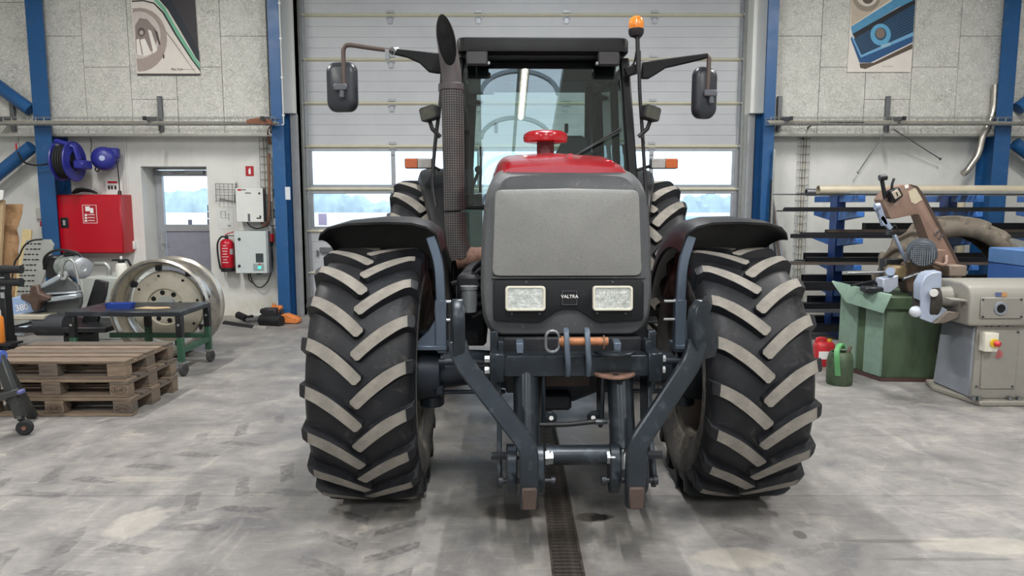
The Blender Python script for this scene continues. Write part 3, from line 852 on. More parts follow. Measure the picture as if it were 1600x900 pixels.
# ---- front fenders and their posts
FEND = mat('fender_plastic', '#1d1e21', .42, var=.12, scale=5, dirt=('#45464a', .1, 14))
for s in (-1, 1):
    f = MB(); rings = []
    N = 22
    for i in range(N + 1):
        a = math.radians(76 + 82 * i / N)
        r0 = .865
        e = math.sin(PI * min(1, (i + .0) / N))
        tipdrop = .0
        cs = [(1.285, -.055), (1.272, -.03), (1.22, -.006), (1.12, .006), (.95, .012), (.80, .008), (.72, -.012), (.665, -.05), (.645, -.12), (.640, -.16)]
        outer = [(x, r0 + d) for x, d in cs]; inner = [(x - (.0 if j < 8 else -.012), r0 + d - .012) for j, (x, d) in enumerate(cs)]
        # bow: the front edge of the outer corner is cut back in a curve
        q = []
        for (x, r) in outer + list(reversed(inner)):
            k = max(0, (x - .95) / .3)
            if s < 0: x += .05 * min(1, k)
            aa = a + (math.radians(76 + 40) - a) * .26 * k * k if i < N / 2 else a
            q.append(Vector((s * x, -r * math.cos(aa), .70 + r * math.sin(aa) - .045 * k ** 2)))
        rings.append(q)
    f.loft(rings)
    fo = f.build('front_fender', FEND, TR, smooth=50)
    p = MB()
    p.bar(fillet([(s * .70, -.16, 1.47), (s * .655, -.17, 1.33), (s * .648, -.17, 1.10), (s * .645, -.17, .84)], .08), .035, .05, (1, 0, 0))
    po = p.build('fender_post', BRACK, TR, bevel=.004)
    g = MB(); g.span(s * .62, s * .68, -.19, -.13, .85, 1.13); g.prism([(0, 0), (.17, 0), (.10, .03), (.04, .09), (0, .16)], .012, frame((s * .675, -.17, .875), (s, 0, 0), (0, 0, 1)))
    g.span(s * .62, s * .86, -.21, -.05, .86, .885)
    g.build('post_foot', BRACK, po, bevel=.004)
    for z_ in (1.02, 1.12): MB().cyl((s * .56, -.17, z_), (s * .63, -.17, z_), .008).build('bolt', CHROME, po)

# ---- exhaust on the left
PERF = bpy.data.materials.new('perforated_heat_shield'); t = NT(PERF); v = t.coord()
sp = t.node('ShaderNodeSeparateXYZ'); t.link(v, sp.inputs[0])
hx_ = t.math('ABSOLUTE', t.math('SUBTRACT', t.math('FRACT', t.math('MULTIPLY', sp.outputs[0], 60.0)), .5)); hz_ = t.math('ABSOLUTE', t.math('SUBTRACT', t.math('FRACT', t.math('MULTIPLY', sp.outputs[2], 60.0)), .5))
hole = t.math('LESS_THAN', t.math('MAXIMUM', hx_, hz_), .30)
t.link(t.mix(hole, t.ramp(t.noise(5, 4, .6, v), .3, .7, lin('#4b4a4c'), lin('#68625f')), lin('#17171a')), t.b.inputs['Base Color']); t.b.inputs['Roughness'].default_value = .55; t.b.inputs['Metallic'].default_value = .3
t.bump(t.math('SUBTRACT', 1.0, hole), .4, .003)
SOOT = mat('sooty_pipe', '#514c4d', .55, .35, var=.2, scale=6)
EX, EY = -.66, 1.12
e1 = MB(); e1.tube([(EX + .012, EY, 1.60), (EX + .008, EY, 1.9), (EX, EY, 2.44)], .076, 28); eo = e1.build('exhaust_shield', PERF, TR)
e2 = MB(); e2.tube(spline([(EX + .06, EY, 1.26), (EX + .025, EY, 1.4), (EX + .012, EY, 1.585)], 5), [.078, .080, .080, .079, .078, .078, .077, .077, .077, .076, .076], 28); e2.build('exhaust_shield', PERF, TR)
cl_ = MB(); cl_.cyl((EX, EY, 2.43), (EX, EY, 2.475), .082, n=28); cl_.box((EX - .075, EY, 2.45), (.04, .03, .05)); cl_.build('clamp', SOOT, TR, bevel=.003)
INB = mat('soot_and_hole_black', '#0c0c0d', .9)  # near-black inside the pipe mouth; doubles as painted shade for holes and slots
out = MB(); rings = []
def ex_c(z):
    k = max(0, (z - 2.50) / .43); return Vector((EX - .062 * k ** 1.2, EY - .05 * k * k, z))
def tip_ring(f, rad, z0=2.44):
    r_ = []
    for j in range(32):
        a = 2 * PI * j / 32; zt_ = 2.945 - .36 * (1 - math.sin(a)) / 2
        z = z0 + (zt_ - z0) * f; c_ = ex_c(z); k = max(0, (z - 2.6) / .35)
        r_.append(c_ + Vector((rad * (1 - .08 * k) * math.cos(a), rad * math.sin(a), 0)))
    return r_
out.loft([tip_ring(f, .070) for f in (0, .12, .25, .4, .55, .7, .85, 1.0)] + [tip_ring(1.0, .064)], cap1=False); out.mi = 1
out.loft([tip_ring(f, .064) for f in (1.0, .7, .4, .15)], cap0=False); out.build('exhaust_pipe', [SOOT, INB], TR, smooth=50)
rp = MB(); rp.cyl((EX + .11, EY, 1.265), (-.26, EY, 1.285), .068, n=26); rp.cyl((EX + .10, EY, 1.262), (EX + .15, EY, 1.265), .075, n=26); rp.cyl((EX + .02, EY, 1.25), (EX + .11, EY, 1.264), .070, n=26)
rp.build('exhaust_elbow', RUST, TR)
tb_ = MB(); tb_.sphere((-.46, 1.05, 1.13), .12, 16, 10, (1.2, 1, 1)); tb_.span(-.56, -.42, .95, 1.0, 1.10, 1.16); tb_.build('turbo_housing', ENG, TR)

# ---- cab
CABP = mat('cab_black', '#0c0d0f', .5, var=.12, scale=4, dirt=('#222328', .1, 10), spec=.25)
GLASS = glass('tinted_cab_glass', (.86, .94, .925, 1), 2.05)
CF, CR_ = 1.38, 3.05      # cab front foot and rear
def fy(z): return CF + (z - 1.25) * .215     # raked front
def hx(z): return .715 - (z - 1.25) * .052   # half width
roof = MB()
ro = rrect(1.30, 1.75, .06, 6, 0, 2.42)
roof.loft([[Vector((x * k, 2.42 + (y - 2.42) * k, z)) for x, y in ro] for k, z in ((.96, 2.77), (1.0, 2.785), (1.0, 2.865), (.99, 2.884), (.96, 2.892))])
roof.build('roof', CABP, TR, smooth=45)
rfv = MB(); rfv.span(-.60, .60, 1.59, 1.66, 2.742, 2.778); rfv.build('roof_visor', CABP, TR, bevel=.02, seg=2)
LMPG = mat('work_lamp_grey', '#353334', .35, .2, var=.1)
for s in (-1, 1):
    w = MB(); Mw = frame((s * .497, 1.575, 2.735), (1, 0, 0), (0, 0, 1)); w.prism(rrect(.165, .105, .015), .05, Mw, -.02); wl = w.build('roof_work_lamp', BLACK_PLASTIC, TR, bevel=.006)
    MB().prism(rrect(.145, .088, .012), .006, Mw, .028).build('lamp_glass', LMPG, wl, bevel=.002)
    MB().cyl((s * .41, 1.55, 2.70), (s * .41, 1.60, 2.70), .012, n=8).build('lamp_screw', STEEL, wl)
pil = MB()
for s in (-1, 1):
    pil2 = MB()
    pil2.bar([(s * hx(z), fy(z), z) for z in (.95, 1.25, 1.8, 2.3, 2.76)], .06, .075, (1, 0, 0)); pil2.build('front_pillar', CABP, TR, bevel=.012)
    p3 = MB(); p3.bar([(s * (hx(z) - .05), CR_, z) for z in (1.3, 2.76)], .07, .09, (1, 0, 0)); p3.build('rear_pillar', CABP, TR, bevel=.012)
    p4 = MB(); p4.bar([(s * (hx(z) + .01), 2.30, z) for z in (1.0, 2.76)], .06, .06, (1, 0, 0)); p4.build('side_pillar', CABP, TR, bevel=.012)
    sd = MB(); sd.loft([[(s * (hx(z) + .012), y, z) for z, y in ((1.05, 1.40), (2.74, 1.75), (2.74, 2.28), (1.05, 2.28))], [(s * (hx(z) + .016), y, z) for z, y in ((1.05, 1.40), (2.74, 1.75), (2.74, 2.28), (1.05, 2.28))]])
    sd.build('door_glass', GLASS, TR, smooth=0)
    s2 = MB(); s2.loft([[(s * (hx(z) + o - (y > 3) * .05), y, z) for z, y in ((1.65, 2.34), (2.74, 2.34), (2.74, 3.02), (1.65, 3.02))] for o in (.012, .016)])
    s2.build('side_glass', GLASS, TR, smooth=0)
tr2 = MB(); tr2.bar([(-.69, fy(1.62) - .01, 1.62), (-.38, fy(1.62) - .01, 1.62)], .05, .035, (0, 0, 1)); tr2.bar([(.38, fy(1.62) - .01, 1.62), (.69, fy(1.62) - .01, 1.62)], .05, .035, (0, 0, 1)); tr2.build('cross_rail', CABP, TR, bevel=.008)
ws = MB(); ws.loft([[(sx * (hx(z) - .03), fy(z) + o, z) for sx, z in ((-1, 1.64), (1, 1.64), (1, 2.72), (-1, 2.72))] for o in (0, .005)]); ws.build('windscreen', GLASS, TR, smooth=0)
for s in (-1, 1):
    lw = MB(); lw.loft([[(s * x, fy(z) + o, z) for x, z in ((.36, 1.22), (.68, 1.22), (.66, 1.60), (.36, 1.60))] for o in (0, .005)]); lw.build('lower_glass', GLASS, TR, smooth=0)
rg = MB(); rg.loft([[(sx * (hx(z) - .09), CR_ + o, z) for sx, z in ((-1, 1.75), (1, 1.75), (1, 2.72), (-1, 2.72))] for o in (0, .005)]); rg.build('rear_glass', GLASS, TR, smooth=0)
CABI = mat('cab_interior', '#33363a', .75, var=.15)
GREENI = mat('cab_pale_trim', '#8d9a95', .8, var=.08)
fl2 = MB(); fl2.span(-.69, .69, 1.45, 3.05, .95, 1.22); fl2.span(-.62, .62, 3.0, 3.06, 1.22, 1.74); fl2.build('cab_floor', CABP, TR, bevel=.01)
hl_ = MB(); hl_.span(-.60, .60, 2.0, 3.0, 2.70, 2.76); hl_.build('headliner', CABI, TR)
ds = MB(); ds.loft([[(-.20, 1.75, 1.22), (.20, 1.75, 1.22), (.24, 1.95, 1.22), (-.24, 1.95, 1.22)], [(-.24, 1.62, 1.86), (.24, 1.62, 1.86), (.24, 1.86, 1.80), (-.24, 1.86, 1.80)]]); ds.build('dashboard', CABI, TR, bevel=.02)
sw = MB(); Ms = frame((-.04, 1.98, 1.98), (1, 0, 0), (0, .45, 1)) @ Matrix.Rotation(math.radians(-50), 4, 'X')
sw.tube([Ms @ Vector((.20 * math.cos(2 * PI * k / 32), .20 * math.sin(2 * PI * k / 32), 0)) for k in range(32)], .014, 8, closed=True)
for k in range(3):
    a = 2 * PI * k / 3 + .5; sw.bar([Ms @ Vector((0, 0, -.02)), Ms @ Vector((.2 * math.cos(a), .2 * math.sin(a), 0))], .03, .01, (0, 0, 1))
sw.cyl((-.03, 1.98, 1.95), (-.03, 1.85, 1.75), .03); sw.build('steering_wheel', BLACK_PLASTIC, TR)
se = MB()
se.box((.05, 2.45, 1.55), (.52, .50, .14)); se.cyl((.05, 2.45, 1.22), (.05, 2.45, 1.5), .12)
se.build('seat_cushion', CABI, TR, bevel=.04, seg=2)
bk = MB(); bk.loft([[(.05 + x, 2.62 + .10 * (z - 1.6), z) for x in (-w_, w_)] + [(.05 + x, 2.72 + .10 * (z - 1.6), z) for x in (w_, -w_)] for w_, z in ((.25, 1.58), (.25, 1.80), (.20, 1.93))]); bk.build('seat_backrest', CABI, TR, bevel=.03, seg=2)
hd = MB(); hd.loft([[(.33 + x, 2.38, z) for x in (-w_, w_)] + [(.33 + x, 2.46, z) for x in (w_, -w_)] for w_, z in ((.20, 1.88), (.165, 2.08), (.085, 2.24))]); hd.build('control_console', CABI, TR, bevel=.02)
gl_ = MB(); gl_.span(-.64, -.40, 1.60, 1.95, 1.22, 1.60); gl_.build('side_trim', GREENI, TR, bevel=.02)
vt = MB()
for k in range(5): vt.span(-.43, -.37, 1.50, 1.53, 1.34 + .045 * k, 1.36 + .045 * k)
vt.build('vent', BLACK_PLASTIC, TR)
lv = MB(); lv.tube(spline([(-.52, 1.75, 1.62), (-.55, 1.8, 1.75), (-.50, 1.85, 1.9)], 4), .014); lv.sphere((-.50, 1.85, 1.92), .03); lv.box((-.60, 1.9, 1.82), (.12, .15, .2)); lv.build('lever', BLACK_PLASTIC, TR)
im = MB(); im.box((-.47, 1.72, 2.55), (.20, .03, .12)); im.cyl((-.5, 1.74, 2.6), (-.5, 1.74, 2.72), .012); im.build('inside_mirror', BLACK_PLASTIC, TR, bevel=.02, seg=2)
sv = MB(); sv.box((.0, 1.80, 2.68), (1.18, .04, .15)); sv.build('sun_visor', CABP, TR, bevel=.008)
sp_ = MB()
for (x, z) in ((.50, 2.62), (.50, 2.50), (-.52, 2.46)): sp_.sphere((x, 1.95, z), .06, 14, 8, (1, 1, .35))
sp_.build('cab_speaker', BLACK_PLASTIC, TR)
gr_ = MB()
for (x, z) in ((-.36, 2.36), (.31, 2.36)): gr_.box((x, 2.95, z), (.035, .03, .09))
gr_.build('rear_latch', BLACK_PLASTIC, TR, bevel=.006)
for x in (-.50, .50):
    ar = MB(); ar.tube([(x * 1.03, 2.9, 1.75), (x, 2.9, 2.10)], .012); ar.box((x, 2.9, 2.14), (.035, .03, .09)); ar.build('rear_wiper', BLACK_PLASTIC, TR)
wi = MB(); wi.tube([(.60, fy(2.16) - .02, 2.22), (.28, fy(2.03) - .03, 2.03), (.02, fy(1.9) - .03, 1.88)], .008); wi.tube([(.60, fy(2.16) - .035, 2.20), (.10, fy(1.94) - .035, 1.93)], .006); wi.build('wiper', BLACK_PLASTIC, TR)
dk = MB(); dk.span(.46, .52, 2.7, 2.76, 1.4, 2.7); dk.build('grab_rail', CABI, TR)
# ---- mirror arms, mirrors, lamp posts, beacon
MB().bar([(-.63, 1.55, 2.66), (-.76, 1.55, 2.69)], .05, .05, (0, 0, 1)).build('mirror_bracket', CABP, TR, bevel=.008)
la = MB(); la.prism([(0, -.075), (.055, -.075), (.06, .065), (.04, .075), (-.02, .075), (-.33, .105), (-.335, .065), (-.22, .04), (-.13, .0), (-.06, -.065)], .045, frame((-.80, 1.58, 2.695), (1, 0, 0), (0, 0, 1)))
lo = la.build('mirror_arm', CABP, TR, bevel=.008)
lt = MB(); lt.tube(fillet([(-1.11, 1.56, 2.785), (-1.25, 1.56, 2.80), (-1.50, 1.56, 2.835), (-1.50, 1.56, 2.48)], .06), .017, 12); lt.build('mirror_tube', mat('brown_tube', '#5d504b', .5, .3), TR)
cc = MB(); cc.cyl((-1.13, 1.54, 2.78), (-1.10, 1.58, 2.79), .03, n=10); cc.box((-1.17, 1.56, 2.76), (.03, .04, .07)); cc.build('tube_clamp', STEEL, TR)
def mirror(x, z, w, h, tilt):
    M_ = frame((x, 1.60, z), (1, tilt, 0), (0, 0, 1))
    mb = MB(); o_ = rrect(w, h, .07, 6)
    mb.loft([[M_ @ Vector((a * k, b * k, d)) for a, b in o_] for k, d in ((.97, -.035), (1.0, -.028), (1.0, .0), (.93, .028), (.75, .042))])
    r = mb.build('mirror', mat('mirror_shell', '#2d3036', .35, var=.1), TR, smooth=50)
    mk = MB(); mk.box(M_ @ Vector((.01, -.01, .055)), (.10, .05, .05)); mk.cyl(M_ @ Vector((.02, -.03, .06)), M_ @ Vector((.02, -.09, .06)), .02, n=10); mk.build('mirror_clamp', mat('clamp_grey', '#5a5d63', .5), r, bevel=.008)
mirror(-1.525, 2.525, .235, .37, -.15)
mirror(1.245, 2.49, .195, .39, .35)
MB().bar([(.62, 1.55, 2.63), (.72, 1.55, 2.66)], .06, .07, (0, 0, 1)).build('mirror_bracket', CABP, TR, bevel=.008)
ra = MB(); ra.prism([(-.055, -.08), (0, -.08), (.06, -.045), (.13, .0), (.20, .015), (.44, .072), (.45, .11), (.02, .055), (-.05, .045)], .045, frame((.80, 1.58, 2.665), (1, 0, 0), (0, 0, 1))); ra.build('mirror_arm', CABP, TR, bevel=.008)
rt = MB(); rt.tube(fillet([(1.20, 1.56, 2.752), (1.26, 1.56, 2.76), (1.255, 1.56, 2.46)], .05), .017, 12); rt.build('mirror_tube', MATS['brown_tube'], TR)
def lamp_post(s, pts, lx, lz):
    p = MB(); p.tube(spline(pts, 5), .014, 10); po = p.build('lamp_post', BLACK, TR)
    M_ = frame((lx, 1.46, lz), (1, s * .35, -.25 * s), (0, 0, 1))
    b_ = MB(); b_.prism(rrect(.135, .105, .02), .07, M_, -.05); b_.loft([[M_ @ Vector((a * k, c_ * k, d)) for a, c_ in rrect(.135, .105, .02)] for k, d in ((1, -.05), (.6, -.10))])
    wl = b_.build('work_lamp', BLACK_PLASTIC, TR, bevel=.005)
    MB().prism(rrect(.115, .085, .012), .004, M_, .021).build('lamp_lens', mat('work_lamp_lens', '#565750', .2, .3, var=.2, scale=20), wl)
    k = MB(); k.tube([(lx, 1.5, lz - .05), (lx + s * -.02, 1.5, lz - .11), (pts[1][0], 1.5, lz - .17)], .016); k.tube([(pts[1][0] + .04 * math.cos(a), 1.48, lz - .22 + .05 * math.sin(a)) for a in [PI / 2 * j / 4 + PI * (s < 0) * .5 + (0 if s < 0 else -PI / 4) for j in range(7)]], .006); k.build('lamp_joint', BLACK_PLASTIC, wl)
lamp_post(-1, [(-.755, 1.55, 2.70), (-.775, 1.52, 2.40), (-.815, 1.50, 2.1), (-.835, 1.48, 1.80), (-.81, 1.45, 1.62)], -.855, 2.315)
lamp_post(1, [(.715, 1.50, 2.78), (.725, 1.50, 2.50), (.755, 1.50, 2.15), (.775, 1.48, 1.85), (.79, 1.45, 1.6)], .81, 2.32)
bp = MB(); bp.tube([(.712, 1.50, 2.62), (.70, 1.50, 2.90)], .016, 12); bp.cyl((.70, 1.5, 2.87), (.70, 1.5, 2.93), .024, n=14); bp.tube(spline([(.62, 1.55, 2.66), (.68, 1.53, 2.69), (.70, 1.5, 2.8)], 4), .008); bpo = bp.build('beacon_pole', BLACK, TR)
bc = MB(); bc.lathe([(.001, 2.90), (.045, 2.915), (.056, 2.935), (.058, 2.965), (.052, 2.97), (.001, 2.97)], Matrix.Translation((.69, 1.5, -.03)), 24); bco = bc.build('beacon_base', BLACK_PLASTIC, TR)
AMB = bpy.data.materials.new('amber_lens'); t = NT(AMB); v = t.coord()
t.link(t.ramp(t.noise(20, 2, .5, v), .3, .7, lin('#e0781a'), lin('#ee9440')), t.b.inputs['Base Color']); t.b.inputs['Roughness'].default_value = .12; t.b.inputs['Coat Weight'].default_value = .5
MB().lathe([(.053, 2.968), (.056, 2.99), (.055, 3.02), (.046, 3.045), (.025, 3.058), (.001, 3.06)], Matrix.Translation((.69, 1.5, -.03)), 24).build('beacon_lens', AMB, bco)
# ---- rear fenders with indicator lamps
for s in (-1, 1):
    f = MB(); rings = []
    N = 20
    for i in range(N + 1):
        a = math.radians(8 + 130 * i / N); r = 1.04
        k = min(1, i / (N * .5))
        xo = .76 + .30 * k ** .8; xi = .68
        q = []
        for (x, d) in ((xi, 0), (xo - .07, 0), (xo - .02, -.015), (xo, -.07), (xo - .012, -.07), (xo - .03, -.028), (xo - .07, -.014), (xi, -.014)):
            q.append(Vector((s * x, 2.75 - (r + d) * math.cos(a), .93 + (r + d) * math.sin(a))))
        rings.append(q)
    f.loft(rings); f.build('rear_fender', FEND, TR, smooth=45)
    xl = s * 1.015 if s < 0 else 1.075
    M_ = frame((xl, 2.18, 1.985), (1, 0, 0), (0, 0, 1))
    h = MB(); h.prism(rrect(.235, .085, .012), .07, M_, -.04); ho = h.build('indicator_lamp', mat('indicator_body', '#3a3a3c', .5), TR, bevel=.004)
    MB().prism(rrect(.10, .075, .008), .014, M_ @ Matrix.Translation((s * .06, 0, 0)), .028).build('amber_glass', mat('orange_indicator', '#cf6a3a', .25, var=.1, scale=30), ho, bevel=.003)
    MB().prism(rrect(.115, .075, .008), .014, M_ @ Matrix.Translation((-s * .052, 0, 0)), .028).build('clear_glass', mat('clear_indicator', '#b9b3ae', .25, var=.1, scale=30), ho, bevel=.003)
    a_ = MB(); a_.tube([(xl - s * .1, 2.2, 1.97), (s * .84, 2.15, 1.93)], .014); a_.build('lamp_stalk', BLACK, ho)
    st = MB()
    for k in range(3): st.span(s * .72, s * .98, 1.35 + .12 * k, 1.6 + .12 * k, .50 + .22 * k, .52 + .22 * k)
    st.span(s * .72, s * .74, 1.35, 1.9, .45, 1.0); st.build('cab_step', BLACK, TR, bevel=.004)

# ---- front linkage
lk = MB(); lk.span(-.335, .40, -.66, -.54, .822, .925); lk.build('link_beam', SLATE, TR, bevel=.006)
for s, x in ((-1, -.345), (1, .41)):
    e = MB(); e.span(x - .035, x + .035, -.68, -.50, .80, .985 if False else .94); eo = e.build('link_end_plate', SLATE, TR, bevel=.006)
    e2 = MB(); e2.span(x + s * .015 - .02, x + s * .015 + .02, -.52, -.46, .70, 1.02); e2.span(x - s * .02 - .015, x - s * .02 + .015, -.60, -.50, .90, .985); e2.build('mount_plate', SLATE, eo, bevel=.005)
    for z in (.90, .845): MB().cyl((x + s * .035, -.61, z), (x + s * .06, -.61, z), .018, n=6).build('bolt', CHROME, eo)
    cx = -.205 if s < 0 else .252
    cy = MB(); cy.cyl((cx, -.60, .83), (cx, -.72, .50), .062, n=28); cy.cyl((cx, -.715, .515), (cx, -.725, .49), .064, n=28); co = cy.build('lift_cylinder', SLATE, TR)
    MB().cyl((cx, -.72, .50), (cx, -.76, .40), .03, n=16).build('cylinder_rod', CHROME, co)
    sd = MB(); sd.loft([[(x_, y_, z_) for y_, z_ in ((-.58, .83), (-.40, .83), (-.44, .55), (-.62, .38), (-.74, .30), (-.76, .36), (-.66, .52))] for x_ in (x + s * -.01 - .012, x + s * -.01 + .012)]); sd.build('side_plate', SLATE, TR, bevel=.004)
    ip = MB(); xi = cx - s * .085
    ip.loft([[(x_, y_, z_) for y_, z_ in ((-.62, .83), (-.46, .83), (-.48, .60), (-.56, .54), (-.62, .58))] for x_ in (xi - .010, xi + .010)]); ip.build('inner_plate', SLATE, TR, bevel=.004)
    ea = MB(); ea.prism([(0, -.03), (.035, -.03)] + [(.035 + .03 * math.sin(a), -.03 * math.cos(a)) for a in [PI * k / 8 for k in range(1, 8)]] + [(.035, .03), (0, .03)], .012, frame((xi - s * .005, -.58, .60), (-s, 0, 0), (0, 0, 1)))
    ea.build('lug_eye', SLATE, TR, bevel=.002); MB().cyl((xi - s * .04, -.596, .60), (xi - s * .04, -.59, .60), .011, n=12).build('eye_hole', PRINT_WHITE, TR)
    # pivot discs, arm and hook
    px = -.203 if s < 0 else .272
    for d, w_ in ((-.075, .05), (.055, .04)):
        M_ = frame((px + d, -.80, .44), (0, -1, 0), (0, 0, 1))
        dd = MB(); poly = [(.075 * math.cos(a) + (.02 if math.sin(a) < 0 else 0), (.10 if math.sin(a) > 0 else .13) * math.sin(a)) for a in [2 * PI * k / 24 for k in range(24)]]
        dd.prism(poly, w_, M_, -w_ / 2); dd.build('pivot_plate', SLATE, TR, bevel=.006)
    bt = MB(); bt.cyl((px - .13, -.83, .375), (px + .12, -.83, .375), .014, n=12); bt.cyl((px - .135, -.83, .375), (px - .115, -.83, .375), .024, n=12); bt.cyl((px + .105, -.83, .375), (px + .125, -.83, .375), .022, n=12)
    bt.cyl((px - s * -.02 - .15 * (s < 0), -.80, .485), (px + .15 * (s > 0), -.80, .485), .02, n=6); bt.build('pivot_pin', DARK_STEEL, TR)
    nb = MB(); nb.cyl((px - s * .078, -.83, .485), (px - s * .096, -.83, .485), .036, n=6); nb.cyl((px - s * .096, -.83, .485), (px - s * .114, -.83, .485), .032, n=6); nb.build('nut', STEEL, TR)
    tip = -.525 if s < 0 else .565
    am = MB(); am.bar(fillet([(px, -.945, .295), (px, -.93, .57), (px + (tip - px) * .93, -.83, .94), (tip, -.81, 1.03)], .05), .060, .085, (1, 0, 0)); ao = am.build('lower_link', SLATE, TR, bevel=.008)
    MB().box((px, -.945, .35), (.066, .080, .10)).build('link_tip', mat('dark_rust', '#4f413b', .7, .3, var=.25, scale=20), ao, bevel=.006)
    hk = MB()
    if s < 0:
        M_ = frame((tip - .0, -.80, 1.08), (.18, -1, 0), (0, 0, 1))
    else:
        M_ = frame((tip + .03, -.80, 1.075), (-.86, -.5, 0), (0, 0, 1))
    base = [(-.06, -.13), (.045, -.135), (.075, -.05), (.08, .03), (.07, .10), (.035, .14), (-.005, .14), (-.03, .11), (-.012, .07), (-.05, .045), (-.035, .02), (-.065, -.01), (-.075, -.07)]
    hk.prism(base, .055, M_, -.028); hk.build('link_hook', SLATE, ao, bevel=.01, seg=2)
    MB().box(M_ @ Vector((.04, .085, .0)), (.035, .035, .05)).build('hook_wear_patch', RUST, ao, bevel=.006)
lt = MB(); lt.cyl((-.12, -.80, .487), (.215, -.80, .487), .046, n=28); lt.cyl((-.10, -.80, .487), (-.12, -.80, .487), .05, n=28); lt.build('cross_tube', SLATE, TR)
hs = MB(); hs.tube(spline([(-.14, -.62, .575), (0, -.63, .58), (.12, -.63, .592), (.19, -.62, .59)], 6), .012, 10); hs.build('hydraulic_hose', CABLE, TR)
MB().cyl((.13, -.63, .592), (.19, -.62, .59), .015, n=12).build('hose_ferrule', STEEL, TR)
for x in (-.022, .075):
    pl = MB(); pl.loft([[(x_ + (.012 if k < 2 or k > 5 else 0), y_, z_) for k, (y_, z_) in enumerate(((-.70, .83), (-.74, .90), (-.755, .98), (-.74, 1.05), (-.70, 1.07), (-.66, 1.06), (-.665, .95), (-.66, .85)))] for x_ in (x - .012, x + .012)]); pl.build('top_link_plate', BRACK, TR, bevel=.004)
pn = MB(); pn.cyl((-.055, -.71, 1.005), (.175, -.71, 1.005), .020, n=18); pn.cyl((-.045, -.71, 1.005), (-.025, -.71, 1.005), .026, n=18); po = pn.build('top_link_pin', mat('rusty_pin', '#a5704e', .6, .4, var=.25, scale=25), TR)
rn = MB(); o_ = rrect(.062, .10, .030, 6); rn.tube([Vector((-.085 + a, -.71, 1.005 + b)) for a, b in o_], .008, 8, closed=True); rn.build('pin_ring', STEEL, po)
rc = MB(); rc.tube([Vector((.155, -.71 + .024 * math.cos(a), 1.0 + .03 * math.sin(a))) for a in [2 * PI * k / 16 for k in range(16)]], .004, 6, closed=True); rc.build('retaining_clip', RUST, po)
for z in (.952, .845):
    tw = MB(); poly = [(-.10, 0), (-.095, .03), (-.06, .075), (-.02, .10), (.02, .10), (.06, .075), (.095, .03), (.10, 0)]
    tw.prism([(a, b) for a, b in poly], .014, frame((.215, -.66, z), (1, 0, 0), (0, -1, 0)), 0); two = tw.build('tow_plate', SLATE if z > .9 else RUST, TR, bevel=.003)
    MB().cyl((.215, -.71, z + .002), (.215, -.71, z - .017), .016, n=14).build('tow_hole', INB, two)
for x in (-.235, .235): MB().bar([(x, -.62, .93), (x, -.62, .975), (x, -.56, .985)], .035, .012, (0, 1, 0)).build('beam_strap', BRACK, TR, bevel=.003)
# ================================================================== left half of the workshop
def pspan(mb, x0, y0, x1, y1, Y, d):
    a = P(x0, y1, Y); b = P(x1, y0, Y)
    return mb.span(a.x, b.x, Y, Y + d, a.z, b.z)
def ploop(pts, Y, M=None):      # pixel outline -> polygon in the vertical plane at depth Y, for prism with front(origin)
    o = P(pts[0][0], pts[0][1], Y)
    return o, [((P(a, b, Y) - o).x, (P(a, b, Y) - o).z) for a, b in pts]
def pprism(mb, pts, Y, d):      # extruded away from the viewer from depth Y
    o, poly = ploop(pts, Y)
    return mb.prism(poly, d, front(o), -d)
def at(x, y, Y): return P(x, y, Y)

# ---- posters on the acoustic panels
PY0 = UP - .02
def poster(name, label, base_hex, outline):
    r = thing(name, label, 'poster', P(outline[0][0], outline[0][1], PY0), world=True)
    m = MB(); pprism(m, outline, PY0 - .001, .018); m.build('board', mat(name + '_ground', base_hex, .5, var=.05), r, smooth=0)
    return r
layer = [0]
def prnt(r, nm, pts, hx, rough=.5, k=1):
    m = MB(); pprism(m, pts, PY0 - .001 - .0006 * k, .0005); return m.build(nm, mat('print_' + hx.strip('#'), hx, rough, var=.06, scale=9), r, smooth=0)
def pell(cx, cy, rx, ry, a0=0, a1=360, n=28):
    return [(cx + rx * math.cos(math.radians(a0 + (a1 - a0) * k / n)), cy - ry * math.sin(math.radians(a0 + (a1 - a0) * k / n))) for k in range(n + (0 if a1 - a0 == 360 else 1))]
pl = poster('advert_poster', 'poster of a round chrome headlamp on a green and white bonnet', '#d9d2ca', [(204, -60), (204, 0), (214, 116), (313, 116), (305, 0), (301, -60)])
prnt(pl, 'grille_print', [(258, -60), (301, -60), (305, 0), (310.5, 82), (296, 60), (281, 28), (266, 0)], '#2e2b30', k=1)
prnt(pl, 'dark_stripe_print', [(246, -60), (262, -60), (268, 0), (282, 25), (311, 80), (312, 98), (306, 90), (280, 45), (262, 15), (249, 0)], '#18222c', k=2)
prnt(pl, 'green_stripe_print', [(236, -60), (250, -60), (247, 0), (258, 12), (275, 42), (295, 74), (312, 100), (312.6, 108), (300, 92), (275, 53), (255, 17), (240, 0)], '#6fae92', k=3)
prnt(pl, 'black_line_print', [(206, 1), (224, 0), (241, 4), (256, 19), (276, 54), (301, 93), (312.6, 108), (312.8, 112), (298, 92), (273, 54), (254, 21), (240, 6), (224, 2), (206, 3)], '#20221f', k=4)
def clipx(pts): return [(max(x, 205.5 + max(0, y) * .083), y) for x, y in pts]
prnt(pl, 'lamp_rim_print', clipx(pell(218, 62, 43, 50)), '#a3958f', k=2)
prnt(pl, 'lamp_glass_print', clipx(pell(217, 55, 34, 37)), '#c6bcb6', k=5)
prnt(pl, 'reflector_print', [(211, 40), (218, 28), (230, 30), (243, 45), (246, 62), (240, 78), (225, 86), (213, 84)], '#8a7d78', k=6)
